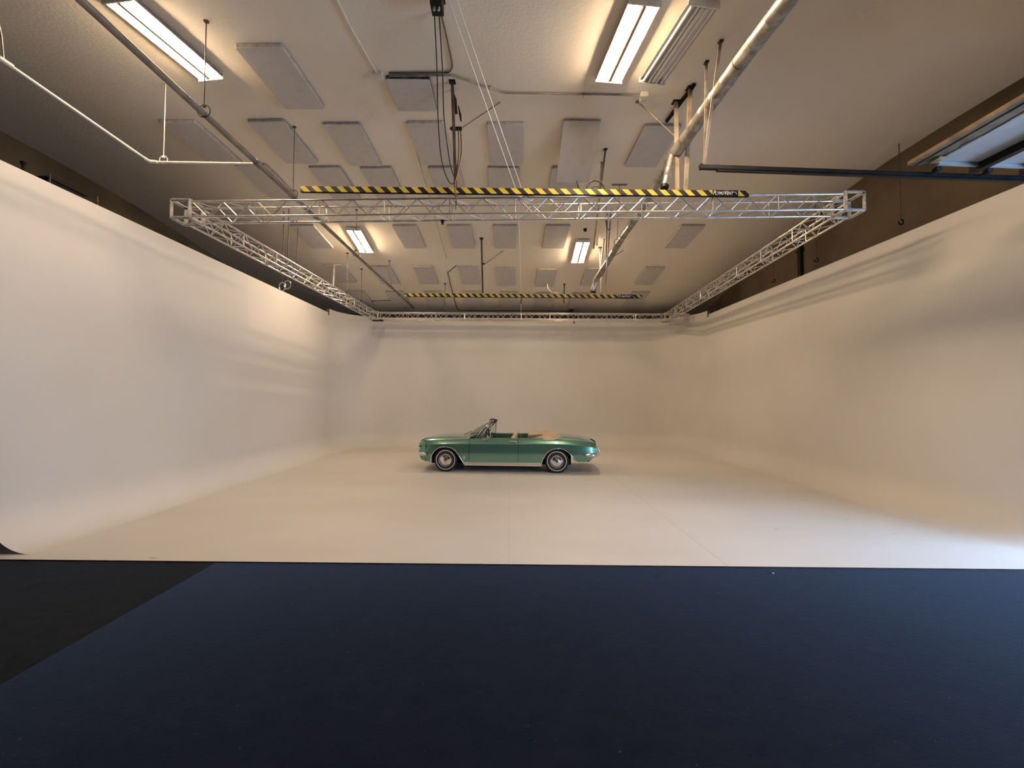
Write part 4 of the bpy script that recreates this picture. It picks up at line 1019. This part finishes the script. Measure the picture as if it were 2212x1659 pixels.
# hood and engine lid shut lines
for (x0, x1, nm, tab) in ((-1.93, -0.93, 'hood', CF), (1.52, 2.26, 'engine_lid', CB)):
    m = MB(); rows = []
    for k in range(15):
        x = x0 + (x1 - x0) * k / 14; zs = slerp(ZS, x); cr = slerp(tab, x); yw = ybody(x, zs); r = []
        for j in range(11):
            q = (-1 + 2 * j / 10) * .76; r.append(Vector((x, q * yw, zs + cr * (1 - abs(q) ** 2.4) + .006)))
        rows.append([r[0] - Vector((0, 0, .012))] + r + [r[-1] - Vector((0, 0, .012))])
    rows = [[v - Vector((0, 0, .012)) for v in rows[0]]] + rows + [[v - Vector((0, 0, .012)) for v in rows[-1]]]
    m.grid(rows); build(m, nm, PAINT, CAR, local=True, smooth=40)
# small antenna base / washer nozzle
m = MB(); m.tube([(-1.17, -.62, .835), (-1.165, -.62, .85)], .012, 8); m.tube([(-1.165, -.62, .85), (-1.10, -.60, .858)], .003, 6); build(m, 'antenna_base', CHROME, CAR, local=True)
# wipers
for y0 in (-.45, .12):
    m = MB(); m.tube([(-.97, y0, .872), (-.93, y0 + .05, .905), (-.90, y0 + .36, .915)], .007, 6); build(m, 'wiper', UND, CAR, local=True)
# windshield
def wbase(q): return Vector((-0.60 - .33 * (1 - q * q) - 0.0, q * .70, .838 + .03 * (1 - q * q)))
def wtop(q): return Vector((-0.255 - .10 * (1 - q * q), q * .575, 1.205 + .05 * (1 - q * q)))
m = MB(); NQ = 24; rows = []
for k in range(9):
    v = k / 8; rows.append([wbase(-1 + 2 * j / NQ).lerp(wtop(-1 + 2 * j / NQ), v) + Vector((-.035 * math.sin(math.pi * v), 0, .012 * math.sin(math.pi * v))) for j in range(NQ + 1)])
m.grid(rows); m.grid([[p + Vector((.005, 0, -.003)) for p in r] for r in rows], flip=True); WS = build(m, 'windshield', GL, CAR, local=True, smooth=60)
m = MB(); m.tube([wbase(-1 + 2 * j / NQ) for j in range(NQ + 1)], .013, 8); build(m, 'lower_moulding', CHROME, WS, local=True, smooth=50)
m = MB(); top = [wtop(-1 + 2 * j / NQ) for j in range(NQ + 1)]
m.grid([[p + Vector((-.022, 0, -.012)), p + Vector((-.012, 0, .014)), p + Vector((.028, 0, .022)), p + Vector((.036, 0, .006)), p + Vector((.02, 0, -.02)), p + Vector((-.022, 0, -.012))] for p in top]); build(m, 'header', mat('dark_header', (0.06, 0.035, 0.025, 1), .5), WS, local=True, smooth=40)
m = MB(); m.tube([p + Vector((-.018, 0, .012)) for p in top], .010, 8); build(m, 'header_moulding', CHROME, WS, local=True, smooth=50)
for s in (-1, 1):
    P = [rows[k][0 if s < 0 else NQ] for k in range(9)]
    m = MB(); m.tube([p + Vector((-.006, s * .006, .0)) for p in P], .011, 8); m.tube([p + Vector((.045, s * .012, -.004)) for p in P], .009, 8); build(m, 'pillar_trim', CHROME, WS, local=True, smooth=50)
    m = MB(); m.tube([p + Vector((.02, 0, -.002)) for p in P], .017, 8); build(m, 'windshield_pillar', UND, WS, local=True, smooth=50)
    # vent window
    a = Vector((-.50, s * .735, .835)); b = Vector((-.275, s * .70, .835)); c = Vector((-.255, s * .615, 1.17)); 
    m = MB(); m.tube([a, b, c], .0085, 8); m.tube([c, a + (c - a) * .5 + Vector((-.015, 0, .01)), a], .0085, 8); vw = build(m, 'vent_window', CHROME if s < 0 else UND, CAR, local=True, smooth=50)
    m = MB(); m.add([a, b, c, a + Vector((0, s * .003, 0)), b + Vector((0, s * .003, 0)), c + Vector((0, s * .003, 0))], [(0, 1, 2), (5, 4, 3)]); build(m, 'glass', GL, vw, local=True)
# mirror
m = MB(); m.tube([(-.36, -.80, .80), (-.34, -.84, .83), (-.32, -.86, .85)], .008, 8); m.lathe([(0, -.012), (.045, -.01), (.055, .0), (.05, .012), (0, .018)], (-.32, -.87, .862), (1, -.25, .1), 18); m.tube([(-.45, -.80, .795), (-.36, -.805, .805), (-.30, -.795, .80)], [.005, .012, .006], 8)
build(m, 'side_mirror', CHROME, CAR, local=True, smooth=50)
m = MB(); m.box((-.36, 0, 1.165), (.02, .20, .05)); m.tube([(-.33, 0, 1.24), (-.36, 0, 1.17)], .006, 6); build(m, 'rear_view_mirror', UND, CAR, local=True)
for yy in (-.34, .34):
    m = MB(); m.box((-.25, yy, 1.185), (.09, .32, .018), Matrix.Rotation(.9, 3, 'Y')); build(m, 'sun_visor', UND, CAR, local=True)
# interior
m = MB(); m.box((.32, 0, .30), (1.85, 1.46, .03)); m.box((.3, 0, .36), (1.7, .24, .10)); m.box((-.62, 0, .56), (.02, 1.46, .5)); m.box((1.24, 0, .55), (.02, 1.46, .5)); build(m, 'floor_pan', DARKIN, CAR, local=True)
m = MB(); rr = []
for k in range(9):
    y = -.70 + 1.4 * k / 8; rr.append([Vector((-.80, y, .85)), Vector((-.62, y, .872)), Vector((-.50, y, .862)), Vector((-.455, y, .82)), Vector((-.47, y, .70)), Vector((-.52, y, .62))])
m.grid(rr); build(m, 'dashboard', GREENVIN, CAR, local=True, smooth=50)
m = MB(); ca_ = Vector((-.27, -.36, .84)); axv = Vector((.75, 0, .42)).normalized(); m.ring(ca_, axv, .195, .011, 32, 8); sw = build(m, 'steering_wheel', UND, CAR, local=True, smooth=50)
m = MB(); m.ring(ca_ + axv * -.01, axv, .11, .004, 20, 6); m.tube([ca_ - Vector((0, .19, 0)), ca_ - axv * .03, ca_ + Vector((0, .19, 0))], .007, 6); m.tube([ca_ - axv * .02, ca_ - axv * .35], .022, 10); build(m, 'horn_ring', CHROME, sw, local=True, smooth=50)
def seat(x, y0, y1, ztop, bx):
    m = MB(); rows = []
    prof = [(-.24, .36), (-.26, .50), (-.22, .56), (.02, .54), (.05, .56), (.10, .76), (.115, ztop - .02), (.14, ztop + .008), (.185, ztop + .01), (.215, ztop - .015), (.225, .72), (.20, .36)]
    n = 9
    for k in range(n):
        q = k / (n - 1); y = y0 + (y1 - y0) * q; e = 1 - abs(2 * q - 1) ** 6 * .08
        rows.append([Vector((x + a, y, .36 + (b - .36) * e)) for a, b in prof])
    rows = [[Vector((x, y0, .5))] * len(prof)] + rows + [[Vector((x, y1, .5))] * len(prof)]
    m.grid(rows); return build(m, 'seat', CREAM, CAR, local=True, smooth=60)
seat(.13, -.68, -.12, .868, 0); seat(.13, .12, .68, .868, 0)
m = MB(); rows = []
for k in range(9):
    y = -.68 + 1.36 * k / 8; rows.append([Vector((x, y, z)) for x, z in ((.62, .36), (.60, .50), (.66, .54), (.95, .52), (1.04, .78), (1.10, .80), (1.14, .76), (1.16, .36))])
m.grid(rows); build(m, 'rear_seat', CREAM, CAR, local=True, smooth=60)
# folded top under its boot
m = MB(); rows = []
xs_ = [.66, .70, .78, .88, .98, 1.08, 1.18, 1.28, 1.36, 1.42, 1.44]
for i, x in enumerate(xs_):
    r = []
    hz = slerp([(.66, .030), (.80, .045), (.98, .062), (1.10, .082), (1.22, .068), (1.34, .046), (1.44, .010)], x)
    yw = slerp([(.66, .69), (.80, .70), (.95, .75), (1.05, .795), (1.25, .80), (1.36, .74), (1.44, .60)], x)
    zb = slerp([(.66, .825), (.80, .815), (.92, .83), (1.0, .822), (1.2, .815), (1.36, .835), (1.44, .865)], x)
    for k in range(21):
        q = -1 + 2 * k / 20; e = (1 - abs(q) ** 3.2)
        wr = .006 * math.sin(9 * x + 7 * q) + .006 * math.sin(23 * q + 4 * x)
        r.append(Vector((x, q * yw, zb + (.868 - zb) * min(1, e * 1.6) + hz * e + wr * e)))
    rows.append(r)
m.grid(rows); m.grid([[Vector((rows[0][k].x, rows[0][k].y, .78)) for k in range(21)], rows[0]])
bt = build(m, 'top_boot', CREAM, CAR, local=True, smooth=60)
m = MB(); m.tube([Vector((v.x, v.y, v.z)) for v in [r[0] for r in rows] + rows[-1][1:-1] + [r[-1] for r in rows[::-1]]], .010, 6); build(m, 'boot_piping', mat('cream_piping', (.66, .55, .42, 1), .5), bt, local=True, smooth=50)
m = MB(); m.bar((.66, -.66, .893), (1.02, -.56, .905), .05, .035); m.bar((.66, -.66, .868), (1.0, -.60, .872), .05, .02); build(m, 'folded_edge', mat('brown_vinyl_edge', (.22, .15, .09, 1), .6), bt, local=True)
